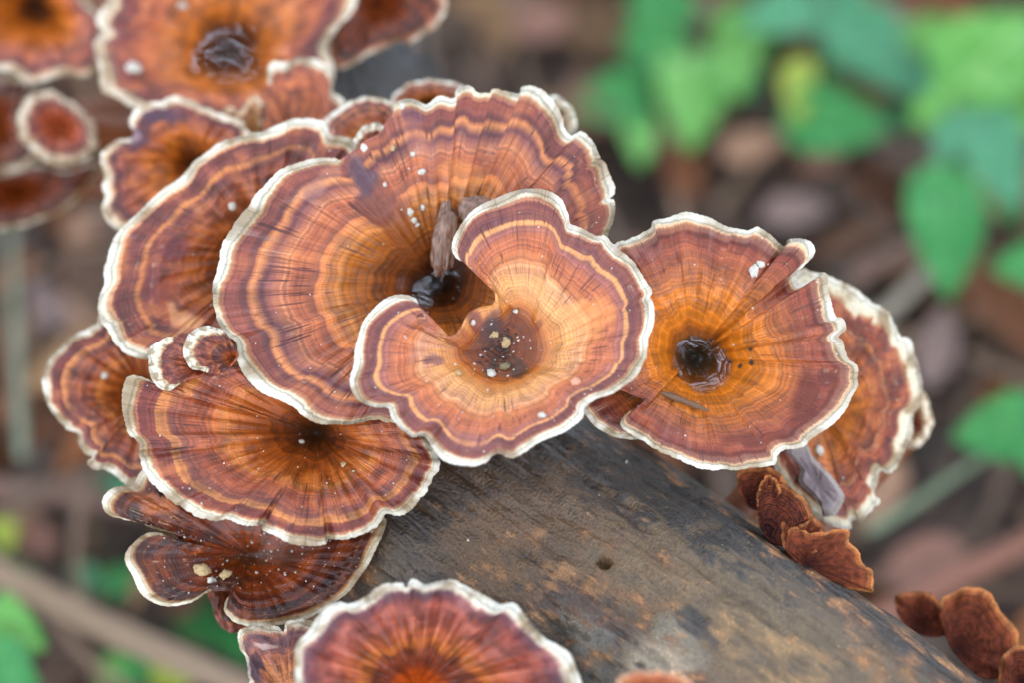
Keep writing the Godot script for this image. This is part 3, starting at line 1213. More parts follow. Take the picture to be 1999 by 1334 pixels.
func build_fungi() -> void:
	# farthest ones first
	var orange := {"ramp": ramp_back(), "tw": 512, "th": 96, "rough": 0.4, "coat": 0.3, "dark": c8(90, 44, 40)}
	var t := fungus("corner", orange.merged({"label": "blurred orange funnel fungus in the upper left corner holding dark water", "c": Vector2(75, 15), "seed": 21, "z": 0.562, "depth": 0.02, "m": 220, "k": 30,
		"pts": [[0, 138], [30, 144], [60, 162], [99, 153], [135, 147], [178, 148], [205, 110], [205, 40], [186, 22], [165, -8], [120, -80], [0, -120], [-100, -60], [-120, 50], [-80, 130]]}, true))
	pool(t, 70, 12, 0.5755, 0.0095, 0.0095, 2)
	fungus("corner_low", orange.merged({"label": "dark brown funnel fungus cut by the left edge under the corner one", "c": Vector2(-20, 245), "seed": 22, "z": 0.574, "depth": 0.012, "m": 160, "k": 24,
		"pts": [[60, 160], [50, 215], [70, 300], [20, 332], [-80, 330], [-100, 240], [-60, 160], [0, 150]], "ramp": ramp_wet()}, true))
	fungus("left_edge", orange.merged({"label": "orange brown fungus with a sagging lower edge at the left frame side", "c": Vector2(40, 372), "seed": 23, "z": 0.570, "depth": 0.008, "m": 200, "k": 24, "ramp": ramp_wet(), "light": c8(190, 90, 30),
		"pts": [[-60, 325], [0, 338], [70, 322], [130, 332], [170, 318], [197, 318], [186, 348], [152, 386], [110, 416], [60, 437], [0, 449], [-60, 444]]}, true))
	fungus("oval", orange.merged({"label": "small oval brown fungus with a broad pale rim near the left edge", "c": Vector2(122, 245), "seed": 24, "margin": 0.80, "z": 0.552, "depth": 0.006, "m": 160, "k": 24,
		"ramp": [[0.0, c8(176, 84, 40)], [0.5, c8(168, 76, 44)], [0.72, c8(126, 58, 52)], [0.78, c8(150, 96, 76)], [0.84, c8(186, 162, 134)], [1.0, c8(200, 184, 160)]],
		"pts": [[99, 177], [66, 183], [45, 204], [35, 237], [42, 270], [69, 300], [102, 318], [135, 321], [168, 312], [186, 295], [190, 262], [180, 235], [160, 215], [126, 190]]}, true))
	fungus("top_right_brown", orange.merged({"label": "brown fungus cut by the top edge, beside the dark charred log end", "c": Vector2(735, 10), "seed": 25, "z": 0.550, "depth": 0.008, "m": 240, "k": 28, "ramp": ramp_wet().slice(0, 9) + [[0.93, c8(170, 110, 84)], [0.96, c8(206, 184, 158)], [1.0, c8(222, 206, 184)]], "light": c8(200, 96, 30),
		"pts": [[871, 0], [868, 28], [850, 56], [822, 70], [798, 84], [773, 82], [745, 98], [720, 108], [696, 122], [657, 135], [640, 110], [640, 60], [650, 0], [680, -60], [760, -100], [850, -60]]}, true))
	t = fungus("pool_cap", orange.merged({"label": "broad blurred funnel fungus at the top with a round brown water pool", "c": Vector2(448, 108), "seed": 26, "z": 0.542, "depth": 0.020, "m": 420, "k": 40, "tw": 768, "th": 128,
		"pts": [[210, 0], [195, 21], [191, 42], [204, 63], [183, 81], [186, 96], [192, 120], [195, 150], [204, 180], [228, 192], [264, 210], [330, 238], [420, 255], [520, 250], [590, 225], [640, 185], [652, 135], [638, 90], [655, 62], [682, 30], [698, 0], [705, -40], [690, -90], [600, -160], [450, -200], [300, -160], [230, -70]]}, true))
	pool(t, 446, 108, 0.5520, 0.0112, 0.0108, 3)
	fungus("flap", orange.merged({"label": "upright strap-shaped brown lobe with squared pale top edge", "c": Vector2(588, 330), "seed": 27, "z": 0.524, "depth": 0.004, "m": 200, "k": 30, "streaks": 1.4,
		"ramp": [[0.0, c8(150, 70, 24)], [0.5, c8(168, 86, 40)], [0.8, c8(178, 96, 62)], [0.9, c8(164, 90, 66)], [0.925, c8(176, 122, 92)], [0.94, c8(198, 180, 152)], [1.0, c8(206, 196, 176)]],
		"pts": [[521, 228, 0.6], [523, 185, 0.75], [523, 154], [521, 137], [532, 123], [560, 119], [584, 114], [616, 117], [640, 130], [651, 151], [649, 175], [672, 196], [668, 214], [660, 300, 0.7], [600, 400, 0.6], [540, 340, 0.5], [512, 270, 0.5]]}, true))
	fungus("tan_stub", {"label": "small pale tan folded fungus stub between two larger caps", "c": Vector2(493, 262), "seed": 28, "z": 0.530, "depth": 0.003, "m": 120, "k": 18, "ramp": [[0.0, c8(186, 128, 80)], [0.5, c8(206, 152, 104)], [0.8, c8(180, 130, 90)], [1.0, c8(224, 200, 168)]],
		"pts": [[440, 215], [452, 208], [470, 218], [485, 193], [503, 190], [515, 205], [512, 240], [500, 290], [460, 290], [440, 260]]})
	fungus("back_left", {"label": "mottled orange fungus with dark patches behind the large left cap", "c": Vector2(380, 320), "seed": 29, "z": 0.524, "depth": 0.011, "m": 320, "k": 36, "ramp": ramp_back(), "tw": 640, "th": 128, "blots": 0.9, "rough": 0.36, "ruf": 3.4,
		"tone_patches": [[300, 230, 42, 18, -0.5, c8(70, 44, 62), 0.85], [268, 270, 16, 30, 0.3, c8(82, 50, 66), 0.7], [345, 222, 30, 12, 0.1, c8(80, 52, 72), 0.6], [380, 290, 40, 18, 0.6, c8(96, 50, 40), 0.5]],
		"pts": [[440, 226], [399, 207], [366, 192], [330, 189], [312, 198], [282, 204], [261, 216], [252, 240], [263, 262], [249, 272], [228, 276], [207, 288], [197, 309], [204, 339], [200, 360], [207, 387], [201, 407], [216, 437], [240, 452], [330, 460], [430, 420], [500, 320], [480, 245]]})
	var small := {"ramp": ramp_main(), "tw": 512, "th": 96, "m": 200, "k": 26}
	fungus("behind_top", small.merged({"label": "thin fungus peeping over the middle of the big cap's far rim", "c": Vector2(838, 208), "seed": 30, "z": 0.529, "depth": 0.006,
		"pts": [[766, 192], [791, 168], [815, 158], [843, 156], [868, 159], [885, 162], [903, 167], [925, 200], [880, 250], [820, 250], [775, 225]]}, true))
	fungus("behind_right", small.merged({"label": "pale grey fungus edge just behind the big cap's right rim", "c": Vector2(1055, 245), "seed": 31, "z": 0.520, "depth": 0.006,
		"ramp": [[0.0, c8(150, 120, 90)], [0.7, c8(160, 136, 110)], [0.85, c8(176, 164, 140)], [1.0, c8(206, 200, 180)]],
		"pts": [[1074, 186], [1095, 189], [1112, 206], [1124, 232], [1120, 256], [1090, 290], [1030, 280], [1010, 230], [1040, 195]]}, true))
	fungus("zoned_small", small.merged({"label": "small finely zoned fan beyond the notch in the big cap", "c": Vector2(728, 292), "seed": 32, "z": 0.517, "depth": 0.006, "wob": 0.4,
		"pts": [[633, 242], [644, 224], [665, 207], [693, 193], [724, 189], [750, 193], [770, 206], [800, 250], [790, 310], [730, 340], [660, 330], [632, 280]]}, true))
	fungus("zoned_tiny", small.merged({"label": "tiny pale-rimmed fan tucked into the notch beside the big cap", "c": Vector2(735, 292), "seed": 33, "margin": 0.78, "z": 0.5085, "depth": 0.003, "ramp": [[0.0, c8(150, 70, 44)], [0.6, c8(164, 84, 50)], [0.76, c8(160, 96, 70)], [0.84, c8(192, 178, 152)], [1.0, c8(204, 194, 176)]],
		"pts": [[691, 296], [692, 272], [705, 252], [725, 243], [742, 242], [775, 270], [770, 320], [735, 340], [700, 325]]}, true))
	fungus("large_left", {"label": "large curving fan with a broad white rim behind the main left cap", "c": Vector2(520, 500), "seed": 34, "z": 0.505, "gy": -2.2e-5, "depth": 0.015, "m": 640, "k": 48, "ramp": ramp_left().slice(0, 4) + [[0.40, c8(176, 92, 40)], [0.55, c8(170, 92, 58)], [0.66, c8(160, 84, 62)], [0.74, c8(140, 74, 64)], [0.78, c8(196, 122, 74)], [0.80, c8(192, 118, 74)], [0.82, c8(146, 78, 66)], [0.915, c8(138, 72, 62)], [0.93, c8(184, 132, 92)], [0.955, c8(206, 192, 166)], [1.0, c8(204, 197, 180)]], "tw": 1024, "th": 192, "ruf": 2.4, "steps": 6,
		"tone_patches": [[330, 480, 40, 26, -0.8, c8(104, 48, 54), 0.6], [300, 560, 26, 50, 0.2, c8(116, 58, 58), 0.45], [350, 620, 26, 40, -0.4, c8(216, 150, 100), 0.75], [372, 630, 20, 18, 0.2, c8(222, 160, 108), 0.6], [330, 560, 20, 60, 0.3, c8(140, 60, 30), 0.5]],
		"pts": [[648, 262], [640, 250], [626, 236], [585, 230], [554, 239], [518, 257], [477, 263], [432, 279], [392, 306], [351, 347], [315, 374], [279, 405], [239, 446], [216, 482], [207, 518], [203, 554], [194, 590], [198, 628], [212, 646], [225, 668], [248, 690], [270, 699], [290, 703], [310, 690, 0.94], [345, 680, 0.85], [390, 690, 0.8], [440, 690], [560, 640], [680, 540], [730, 420], [720, 320], [690, 275]]})
	fungus("low_left", {"label": "out of focus tan and brown cap sticking out at the far left", "c": Vector2(292, 775), "seed": 35, "z": 0.511, "gx": -1.0e-5, "depth": 0.012, "m": 420, "k": 36, "ramp": ramp_left(), "tw": 768, "th": 128, "ruf": 3.2, "blots": 0.9,
		"tone_patches": [[150, 810, 16, 40, -0.3, c8(96, 46, 40), 0.6], [205, 732, 7, 7, 0.0, c8(70, 50, 50), 0.8]],
		"pts": [[240, 600], [198, 612], [187, 632], [158, 650], [131, 668], [108, 691], [92, 713], [86, 736], [86, 763], [92, 790], [108, 812], [131, 835], [152, 849], [155, 866], [167, 886], [181, 894], [172, 903], [182, 914], [207, 919], [230, 934], [248, 947], [268, 945], [330, 930], [400, 850], [400, 720], [350, 640], [290, 605]]})
	fungus("far_small", {"label": "small tan cap edge peeping out at the far right of the cluster", "c": Vector2(1772, 832), "seed": 36, "margin": 0.66, "z": 0.524, "gx": 1e-5, "depth": 0.005, "m": 160, "k": 22, "ramp": [[0.0, c8(150, 80, 50)], [0.5, c8(156, 88, 60)], [0.62, c8(170, 120, 90)], [0.72, c8(206, 182, 150)], [1.0, c8(222, 206, 180)]],
		"pts": [[1797, 765], [1811, 788], [1820, 815], [1820, 833], [1811, 851], [1793, 875], [1772, 877], [1740, 850], [1735, 800], [1760, 765]]})
	t = fungus("right_back", {"label": "half hidden orange brown cap leaning behind the right bowl", "c": Vector2(1598, 800), "seed": 37, "wrinkle": 0.00005, "und": 0.0006, "z": 0.507, "gx": 2.5e-5, "gy": -1e-5, "depth": 0.008, "pw": 1.8, "m": 560, "k": 44, "tw": 896, "th": 160, "ruf": 3.4, "rough": 0.33, "coat": 0.3, "wob": 1.4, "blots": 1.0, "margin": 0.875,
		"ramp": [[0.0, c8(150, 78, 22)], [0.2, c8(186, 102, 30)], [0.4, c8(190, 108, 40)], [0.55, c8(170, 88, 40)], [0.64, c8(156, 76, 42)], [0.675, c8(190, 116, 66)], [0.70, c8(156, 76, 48)], [0.80, c8(150, 72, 50)], [0.855, c8(140, 68, 52)], [0.875, c8(170, 120, 84)], [0.905, c8(198, 182, 152)], [1.0, c8(196, 187, 168)]],
		"pts": [[1562, 528], [1580, 528], [1610, 536], [1640, 551], [1670, 566], [1700, 587], [1727, 605], [1745, 629], [1757, 656], [1775, 665], [1787, 692], [1793, 722], [1799, 764], [1796, 791], [1784, 812], [1781, 842], [1772, 869], [1766, 884], [1754, 905], [1736, 926], [1718, 923], [1712, 947], [1703, 965], [1715, 980], [1700, 995], [1682, 1019], [1664, 1019], [1658, 1032], [1634, 1032], [1605, 1018], [1560, 985], [1520, 930], [1490, 820], [1480, 700], [1500, 590]]})
	caps_flap(t)
	# the sharp ones in front
	var lip := {"c": Vector2(1340, 720), "seed": 46, "z": 0.4965, "gx": 0.6e-5, "gy": -2e-5, "depth": 0.010, "m": 200, "k": 30, "v0": 0.0, "ruf": 1.5, "und": 0.0004,
		"pts": [[1110, 740], [1128, 785], [1143, 809], [1158, 829], [1190, 849], [1221, 858], [1250, 858], [1300, 850, 0.8], [1330, 790, 0.4], [1280, 690, 0.4], [1180, 660, 0.8]]}
	t = fungus("bowl", {"label": "right-hand amber bowl fungus holding a dark pool of rainwater", "c": Vector2(1352, 700), "seed": 38, "z": 0.4895, "gx": 0.6e-5, "gy": -2e-5, "depth": 0.019, "pw": 2.1, "m": 760, "k": 54, "tw": 1280, "th": 224, "ramp": ramp_bowl(), "rough": 0.36, "coat": 0.25, "ruf": 2.2, "und": 0.0012, "wrinkle": 0.00022, "lobes": [lip], "streaks": 0.8, "blots": 0.5, "margin": 0.962,
		"tone_patches": [[1240, 500, 60, 26, -0.4, c8(150, 92, 84), 0.5], [1570, 780, 34, 60, 0.5, c8(84, 32, 20), 0.7], [1480, 858, 60, 16, -0.25, c8(92, 36, 22), 0.6], [1300, 850, 50, 20, 0.5, c8(104, 52, 50), 0.5], [1615, 740, 22, 20, 0.4, c8(80, 34, 28), 0.7], [1425, 706, 5, 5, 0.0, c8(44, 34, 30), 0.9], [1445, 715, 5, 7, 0.3, c8(52, 40, 34), 0.9], [1466, 708, 6, 7, 0.1, c8(48, 44, 46), 0.9], [1467, 682, 5, 4, 0.1, c8(60, 50, 44), 0.9]],
		"folds": [[1550, 540, 0.006, 0.0035], [1640, 640, 0.008, 0.0015], [1535, 478, 0.006, 0.002], [1278, 431, 0.008, -0.0012]],
		"pts": [[1201, 476], [1230, 465], [1269, 447], [1278, 431], [1302, 427], [1320, 418], [1343, 413], [1379, 424], [1410, 438], [1433, 445], [1460, 451], [1478, 442], [1500, 456], [1518, 474], [1532, 481], [1538, 467], [1559, 465], [1581, 472], [1589, 487], [1581, 505], [1563, 523], [1554, 541], [1563, 553], [1586, 546], [1606, 532], [1615, 546], [1617, 573], [1624, 600], [1631, 618], [1646, 622], [1650, 640], [1636, 656], [1646, 670], [1655, 699], [1673, 717], [1671, 739], [1673, 753], [1662, 775], [1653, 798], [1635, 820], [1604, 843], [1581, 861], [1568, 872], [1532, 879], [1518, 890], [1511, 906], [1482, 912], [1433, 919], [1410, 915], [1388, 917], [1352, 910], [1302, 888], [1253, 861], [1221, 840], [1211, 826], [1222, 808, 0.97], [1262, 786, 0.8], [1230, 770, 0.8], [1180, 740], [1160, 660], [1165, 560], [1182, 500]]})
	pool(t, 1351, 710, 0.5008, 0.0080, 0.0078, 5)
	t = fungus("main", {"label": "largest double-lobed cap in the middle, its funnel flooded around a wood chip", "c": Vector2(862, 556), "seed": 39, "z": 0.492, "gy": -2.8e-5, "depth": 0.019, "pw": 2.3, "m": 1100, "k": 60, "tw": 1536, "th": 256, "ramp": ramp_main(), "rough": 0.36, "ruf": 2.0, "und": 0.0012, "steps": 7, "wob": 0.65, "blots": 0.7, "streaks": 1.2,
		"tone_patches": [[702, 352, 52, 34, 0.9, c8(84, 58, 66), 0.95], [742, 400, 60, 44, 0.8, c8(112, 58, 44), 0.85], [800, 225, 30, 18, 0.3, c8(92, 56, 66), 0.7], [820, 280, 24, 60, -0.4, c8(146, 92, 82), 0.4], [600, 370, 30, 16, -0.7, c8(110, 70, 80), 0.5], [790, 470, 34, 60, -0.5, c8(132, 68, 30), 0.6], [900, 330, 60, 30, 0.2, c8(226, 146, 70), 0.35], [1140, 400, 40, 70, 0.1, c8(140, 70, 40), 0.35], [600, 350, 70, 20, -0.7, c8(222, 160, 116), 0.3]],
		"folds": [[461, 675, 0.006, 0.0016], [668, 300, 0.010, 0.002], [1120, 262, 0.008, 0.0012], [574, 794, 0.005, 0.0012], [800, 194, 0.012, -0.001]],
		"pts": [[661, 312, 0.97], [675, 305, 0.93], [696, 291, 0.92], [710, 277, 0.92], [742, 259, 0.93], [752, 242, 0.94], [766, 226, 0.96], [770, 205], [780, 196], [801, 194], [818, 198], [833, 203], [857, 189], [885, 191], [892, 175], [917, 168], [931, 179], [955, 182], [967, 175], [1011, 182], [1018, 171], [1046, 171], [1074, 189], [1092, 217], [1102, 252], [1116, 263], [1134, 257], [1151, 270], [1172, 305], [1165, 313], [1179, 317], [1197, 357], [1198, 378], [1190, 387], [1200, 392], [1197, 427], [1187, 459], [1170, 520], [1150, 620], [1100, 720], [1010, 790], [900, 815], [820, 822], [757, 824], [738, 820], [702, 826], [653, 830], [621, 826], [590, 812], [574, 794], [531, 776], [495, 754], [477, 731], [464, 700], [461, 670], [437, 648], [421, 610], [416, 572], [428, 509], [439, 468], [459, 437], [486, 401], [518, 360], [554, 329], [599, 313], [653, 308]]})
	pool(t, 868, 556, 0.5062, 0.0105, 0.0075, 7)
	pool(t, 788, 588, 0.5052, 0.0048, 0.0036, 8)
	t = fungus("lower_left", {"label": "wide zoned cap at lower left with a dark hollow navel", "c": Vector2(618, 846), "seed": 40, "z": 0.487, "gy": -3.2e-5, "depth": 0.0155, "pw": 2.2, "m": 900, "k": 54, "tw": 1280, "th": 224, "ramp": ramp_left(), "rough": 0.36, "ruf": 3.0, "und": 0.0012, "steps": 6, "streaks": 1.1, "rim_line": 0.8,
		"tone_patches": [[500, 790, 60, 40, 0.3, c8(176, 92, 34), 0.4], [760, 850, 50, 60, 0.0, c8(150, 70, 30), 0.4]],
		"folds": [[512, 1022, 0.004, 0.0016], [642, 1051, 0.005, 0.0014], [750, 1006, 0.008, 0.002], [274, 892, 0.006, 0.001], [303, 753, 0.01, 0.001]],
		"lobes": [
			{"c": Vector2(392, 715), "seed": 47, "margin": 0.80, "relief": 0.015, "z": 0.4885, "gy": -2e-5, "depth": 0.004, "m": 180, "k": 24, "ruf": 1.6, "und": 0.0006, "ramp": [[0.0, c8(170, 86, 40)], [0.4, c8(160, 80, 54)], [0.6, c8(146, 78, 66)], [0.76, c8(134, 68, 60)], [0.80, c8(176, 132, 98)], [0.83, c8(196, 184, 158)], [1.0, c8(204, 196, 178)]],
				"pts": [[345, 658, 0.8], [318, 663, 0.95], [291, 683], [291, 705], [295, 733], [303, 748], [315, 760], [328, 764], [345, 755, 0.9], [370, 742, 0.5], [400, 732, 0.3], [402, 700, 0.3], [370, 668, 0.5]]},
			{"c": Vector2(456, 702), "seed": 48, "margin": 0.82, "relief": 0.015, "z": 0.4875, "gy": -2e-5, "depth": 0.005, "m": 180, "k": 26, "ruf": 1.2, "und": 0.0004, "ramp": [[0.0, c8(150, 74, 34)], [0.16, c8(160, 82, 40)], [0.30, c8(112, 62, 56)], [0.42, c8(110, 62, 56)], [0.46, c8(190, 110, 60)], [0.53, c8(140, 70, 54)], [0.74, c8(132, 68, 60)], [0.81, c8(170, 126, 90)], [0.85, c8(196, 184, 158)], [1.0, c8(204, 196, 178)]],
				"pts": [[424, 640], [400, 637], [380, 645], [365, 660], [358, 685], [363, 705], [378, 722], [393, 724], [420, 732, 0.6], [438, 724, 0.35], [454, 714, 0.2], [466, 694, 0.2], [452, 668, 0.45], [440, 650, 0.8]]}],
		"pts": [[310, 752], [290, 740], [265, 733], [250, 738], [243, 758], [238, 793], [241, 813], [248, 830], [253, 848], [273, 870], [274, 892], [281, 920], [311, 956], [333, 979], [360, 992], [383, 1006], [419, 1018], [450, 1015], [477, 1026], [500, 1028], [512, 1022], [518, 1037], [545, 1051], [581, 1064], [608, 1068], [635, 1062], [642, 1051], [675, 1053], [711, 1044], [738, 1024], [750, 1006], [774, 1007], [801, 997], [824, 970], [846, 934], [858, 916], [853, 893], [837, 871], [828, 853], [800, 790], [740, 750], [650, 720], [560, 700], [480, 690, 0.9], [440, 705, 0.8], [400, 722, 0.8], [360, 745, 0.85]]})
	fungus("dark_wet", {"label": "dark wet brown cap with a split lobe under the lower left cap", "c": Vector2(490, 1085), "seed": 41, "z": 0.493, "gy": -1.5e-5, "depth": 0.008, "pw": 1.8, "m": 700, "k": 48, "tw": 1024, "th": 192, "ramp": ramp_wet(), "rough": 0.4, "spec": 0.2, "coat": 0.5, "wrinkle": 0.00006, "streaks": 0.4, "ruf": 1.6, "und": 0.0009, "rim_line": 0.6, "light": c8(170, 80, 24),
		"tone_patches": [[300, 985, 50, 22, 0.3, c8(190, 112, 70), 0.6], [340, 1105, 60, 34, 0.4, c8(66, 28, 14), 0.6], [500, 1090, 70, 16, -0.1, c8(70, 46, 36), 0.5], [600, 1060, 70, 20, -0.2, c8(96, 56, 40), 0.4], [450, 1135, 40, 14, 0.0, c8(64, 34, 22), 0.7]],
		"folds": [[372, 1080, 0.012, 0.003], [440, 1165, 0.008, 0.002], [259, 950, 0.01, 0.001]],
		"pts": [[275, 922], [259, 949], [226, 952], [206, 966], [202, 988], [215, 1007], [242, 1015], [275, 1021], [308, 1034], [336, 1041, 0.95], [356, 1060, 0.75], [374, 1082, 0.5], [352, 1068, 0.75], [328, 1048, 0.97], [302, 1041], [275, 1048], [250, 1076], [246, 1098], [259, 1125], [275, 1158], [303, 1177], [336, 1184], [374, 1177], [402, 1158], [424, 1156, 0.9], [450, 1158, 0.9], [441, 1175], [440, 1197], [462, 1216], [506, 1224], [550, 1220], [605, 1205], [649, 1180], [688, 1147], [721, 1098], [743, 1054], [753, 1021], [746, 1008], [700, 960], [600, 930], [480, 920], [380, 905], [310, 900]]})
	fungus("dark_scrap", {"label": "small dark reddish lobe hanging below the dark wet cap's notch", "c": Vector2(450, 1140), "seed": 50, "z": 0.506, "depth": 0.003, "m": 120, "k": 18, "ramp": ramp_wet().slice(0, 9) + [[0.95, c8(110, 50, 40)], [1.0, c8(130, 72, 60)]],
		"pts": [[410, 1150], [414, 1180], [420, 1200], [430, 1218], [446, 1232], [470, 1236], [500, 1220], [520, 1160], [470, 1110]]})
	fungus("bottom_twin", {"label": "little two-lobed purplish brown cap left of the bottom cap", "c": Vector2(565, 1375), "seed": 42, "tone_patches": [[496, 1302, 16, 26, 0.3, c8(58, 34, 44), 0.9], [515, 1258, 22, 8, 0.0, c8(200, 176, 164), 0.6], [590, 1250, 20, 24, 0.0, c8(110, 66, 52), 0.5]], "z": 0.482, "depth": 0.005, "m": 220, "k": 28, "streaks": 1.6, "ramp": [[0.0, c8(190, 110, 60)], [0.4, c8(200, 128, 84)], [0.6, c8(170, 100, 76)], [0.78, c8(140, 88, 86)], [0.88, c8(126, 80, 82)], [0.925, c8(170, 124, 100)], [0.955, c8(196, 180, 156)], [1.0, c8(204, 194, 176)]],
		"pts": [[486, 1312], [479, 1284], [469, 1261], [466, 1239], [475, 1228], [505, 1222], [539, 1224], [553, 1234, 0.93], [558, 1216], [580, 1211], [606, 1213], [650, 1250], [640, 1350], [590, 1420], [510, 1420], [490, 1350]]})
	fungus("bottom", {"label": "reddish brown pleated cap with a scalloped white rim at the bottom edge", "c": Vector2(812, 1345), "seed": 43, "z": 0.4625, "gy": -3.2e-5, "depth": 0.014, "pw": 2.0, "m": 620, "k": 48, "tw": 1024, "th": 192, "rough": 0.3, "coat": 0.2, "ruf": 2.6, "wrinkle": 0.0008, "und": 0.0009, "lines": 0.5, "wob": 1.2, "light": c8(206, 126, 104),
		"ramp": [[0.0, c8(214, 100, 30)], [0.14, c8(196, 84, 28)], [0.24, c8(128, 56, 30)], [0.34, c8(136, 66, 40)], [0.42, c8(196, 112, 54)], [0.54, c8(180, 96, 62)], [0.66, c8(166, 84, 64)], [0.78, c8(150, 70, 54)], [0.86, c8(120, 62, 66)], [0.90, c8(120, 74, 84)], [0.92, c8(190, 160, 140)], [0.942, c8(208, 196, 174)], [1.0, c8(204, 198, 184)]],
		"folds": [[794, 1136, 0.006, 0.0014], [966, 1180, 0.008, 0.0014], [720, 1160, 0.006, 0.0012], [650, 1180, 0.006, 0.001], [860, 1136, 0.005, 0.0009], [1040, 1220, 0.007, 0.0014]],
		"pts": [[580, 1334], [576, 1295], [580, 1261], [603, 1231], [625, 1201], [655, 1178], [685, 1179], [715, 1164], [745, 1145], [783, 1139], [793, 1148, 0.96], [805, 1134], [831, 1141], [876, 1134], [906, 1143], [940, 1160], [966, 1177], [978, 1183], [1004, 1181], [1030, 1209], [1060, 1246], [1087, 1258], [1109, 1276], [1124, 1303], [1135, 1334], [1150, 1420], [1080, 1540], [900, 1590], [720, 1560], [610, 1450]]})
	fungus("front", {"label": "kidney-shaped pale orange cap in front with two curling arms", "c": Vector2(985, 690), "seed": 44, "z": 0.4795, "gy": -2.6e-5, "depth": 0.011, "pw": 2.0, "v0": 0.12, "m": 1100, "k": 56, "tw": 1536, "th": 256, "ramp": ramp_front(), "rough": 0.36, "ruf": 1.6, "und": 0.001, "steps": 6, "stem_r": 0.005, "streaks": 0.9, "blots": 0.35,
		"tone_patches": [[965, 660, 34, 54, 0.5, c8(54, 30, 28), 0.9], [930, 625, 34, 20, 0.8, c8(104, 48, 38), 0.8], [1010, 690, 26, 30, 0.2, c8(150, 70, 30), 0.6], [1040, 650, 14, 34, 0.7, c8(104, 52, 26), 0.6], [850, 706, 22, 14, 0.3, c8(104, 62, 66), 0.7], [985, 722, 44, 20, 0.1, c8(70, 46, 32), 0.85], [930, 870, 60, 16, 0.1, c8(132, 78, 76), 0.4], [1040, 690, 16, 34, 0.4, c8(116, 60, 30), 0.5], [1030, 560, 60, 30, 0.3, c8(232, 166, 108), 0.4], [1150, 620, 50, 50, 0.3, c8(228, 150, 76), 0.4], [830, 660, 40, 40, 0.3, c8(168, 114, 104), 0.4], [900, 660, 30, 20, 0.3, c8(128, 60, 36), 0.6]],
		"folds": [[1138, 450, 0.006, 0.0016], [765, 808, 0.008, 0.0012], [835, 858, 0.006, 0.002], [971, 886, 0.006, 0.001], [1140, 806, 0.007, 0.0018], [1270, 575, 0.006, 0.0008]],
		"pts": [[897, 508, 0.97, 1003, 606], [884, 490, 1.0, 1005, 607], [888, 459, 1.0, 1008, 609], [909, 427, 1.0, 1011, 611], [940, 400, 1.0, 1015, 613], [985, 380, 1.0, 1020, 616], [1030, 369, 1.0, 1025, 620], [1066, 371, 1.0, 1030, 624], [1096, 391, 1.0, 1034, 629], [1109, 418, 1.0, 1037, 634], [1113, 437, 1.0, 1039, 638], [1138, 447, 1.0, 1041, 644], [1165, 461, 1.0, 1043, 650], [1183, 463, 1.0, 1044, 655], [1206, 486, 1.0, 1045, 660], [1237, 513, 1.0, 1046, 666], [1255, 540, 1.0, 1047, 672], [1271, 567, 1.0, 1047, 678], [1267, 580, 1.0, 1047, 681], [1276, 598, 1.0, 1047, 686], [1276, 635, 1.0, 1046, 692], [1264, 661, 1.0, 1044, 698], [1262, 697, 1.0, 1042, 704], [1256, 710, 1.0, 1040, 708], [1237, 740, 1.0, 1036, 714], [1199, 766, 1.0, 1030, 720], [1162, 781, 1.0, 1022, 725], [1140, 796, 1.0, 1016, 728], [1136, 818, 1.0, 1012, 730], [1106, 841, 1.0, 1004, 733], [1061, 860, 1.0, 995, 735], [1005, 893, 1.0, 985, 736], [971, 886, 1.0, 977, 736], [945, 905, 1.0, 970, 735], [907, 910, 1.0, 962, 733], [870, 901, 1.0, 954, 730], [843, 875, 1.0, 947, 727], [834, 856, 1.0, 943, 725], [822, 850, 1.0, 940, 723], [806, 854, 1.0, 937, 721], [787, 841, 1.0, 933, 718], [765, 815, 1.0, 928, 714], [757, 797, 1.0, 925, 711], [731, 796, 1.0, 921, 707], [701, 781, 1.0, 917, 703], [686, 758, 1.0, 914, 700], [684, 736, 1.0, 912, 697], [692, 710, 1.0, 910, 694], [695, 680, 1.0, 908, 692], [703, 646, 1.0, 906, 690], [716, 620, 1.0, 905, 689], [739, 594, 1.0, 904, 688], [769, 577, 1.0, 904, 687], [787, 575, 1.0, 904, 687], [810, 584, 1.0, 905, 686], [819, 607, 0.95, 906, 686], [821, 624, 0.8, 908, 685], [834, 642, 0.66, 911, 684], [860, 653, 0.5, 915, 681], [885, 655, 0.4, 920, 676], [900, 638, 0.33, 928, 664], [915, 612, 0.3, 942, 648], [937, 600, 0.28, 955, 640], [962, 594, 0.26, 972, 632], [967, 575, 0.36, 984, 622], [953, 545, 0.55, 992, 615], [943, 528, 0.7, 997, 610], [928, 510, 0.85, 1000, 607]]})


func caps_flap(t: Node3D) -> void:
	# the turned-over flap of the half hidden cap, showing its lilac grey pore side
	var d := {"c": Vector2(1595, 945), "seed": 49, "z": 0.5015, "gx": 1e-5, "gy": -1e-5, "depth": 0.0012, "pw": 1.6, "m": 160, "k": 18, "tw": 256, "th": 64, "ruf": 1.4, "und": 0.0006, "rough": 0.85, "coat": 0.0, "blots": 0.0, "streaks": 0.0, "lines": 0.3, "rim_line": 0.0, "margin": 1.2,
		"ramp": [[0.0, c8(128, 114, 120)], [0.6, c8(138, 124, 128)], [0.9, c8(148, 136, 136)], [1.0, c8(158, 148, 144)]],
		"pts": [[1535, 878], [1555, 862], [1577, 872], [1586, 893], [1607, 914], [1631, 941], [1647, 971], [1640, 992], [1628, 1007], [1607, 1008], [1604, 995], [1592, 974], [1568, 953], [1559, 938], [1562, 917], [1550, 899]]}
	sheet(d, t, true)


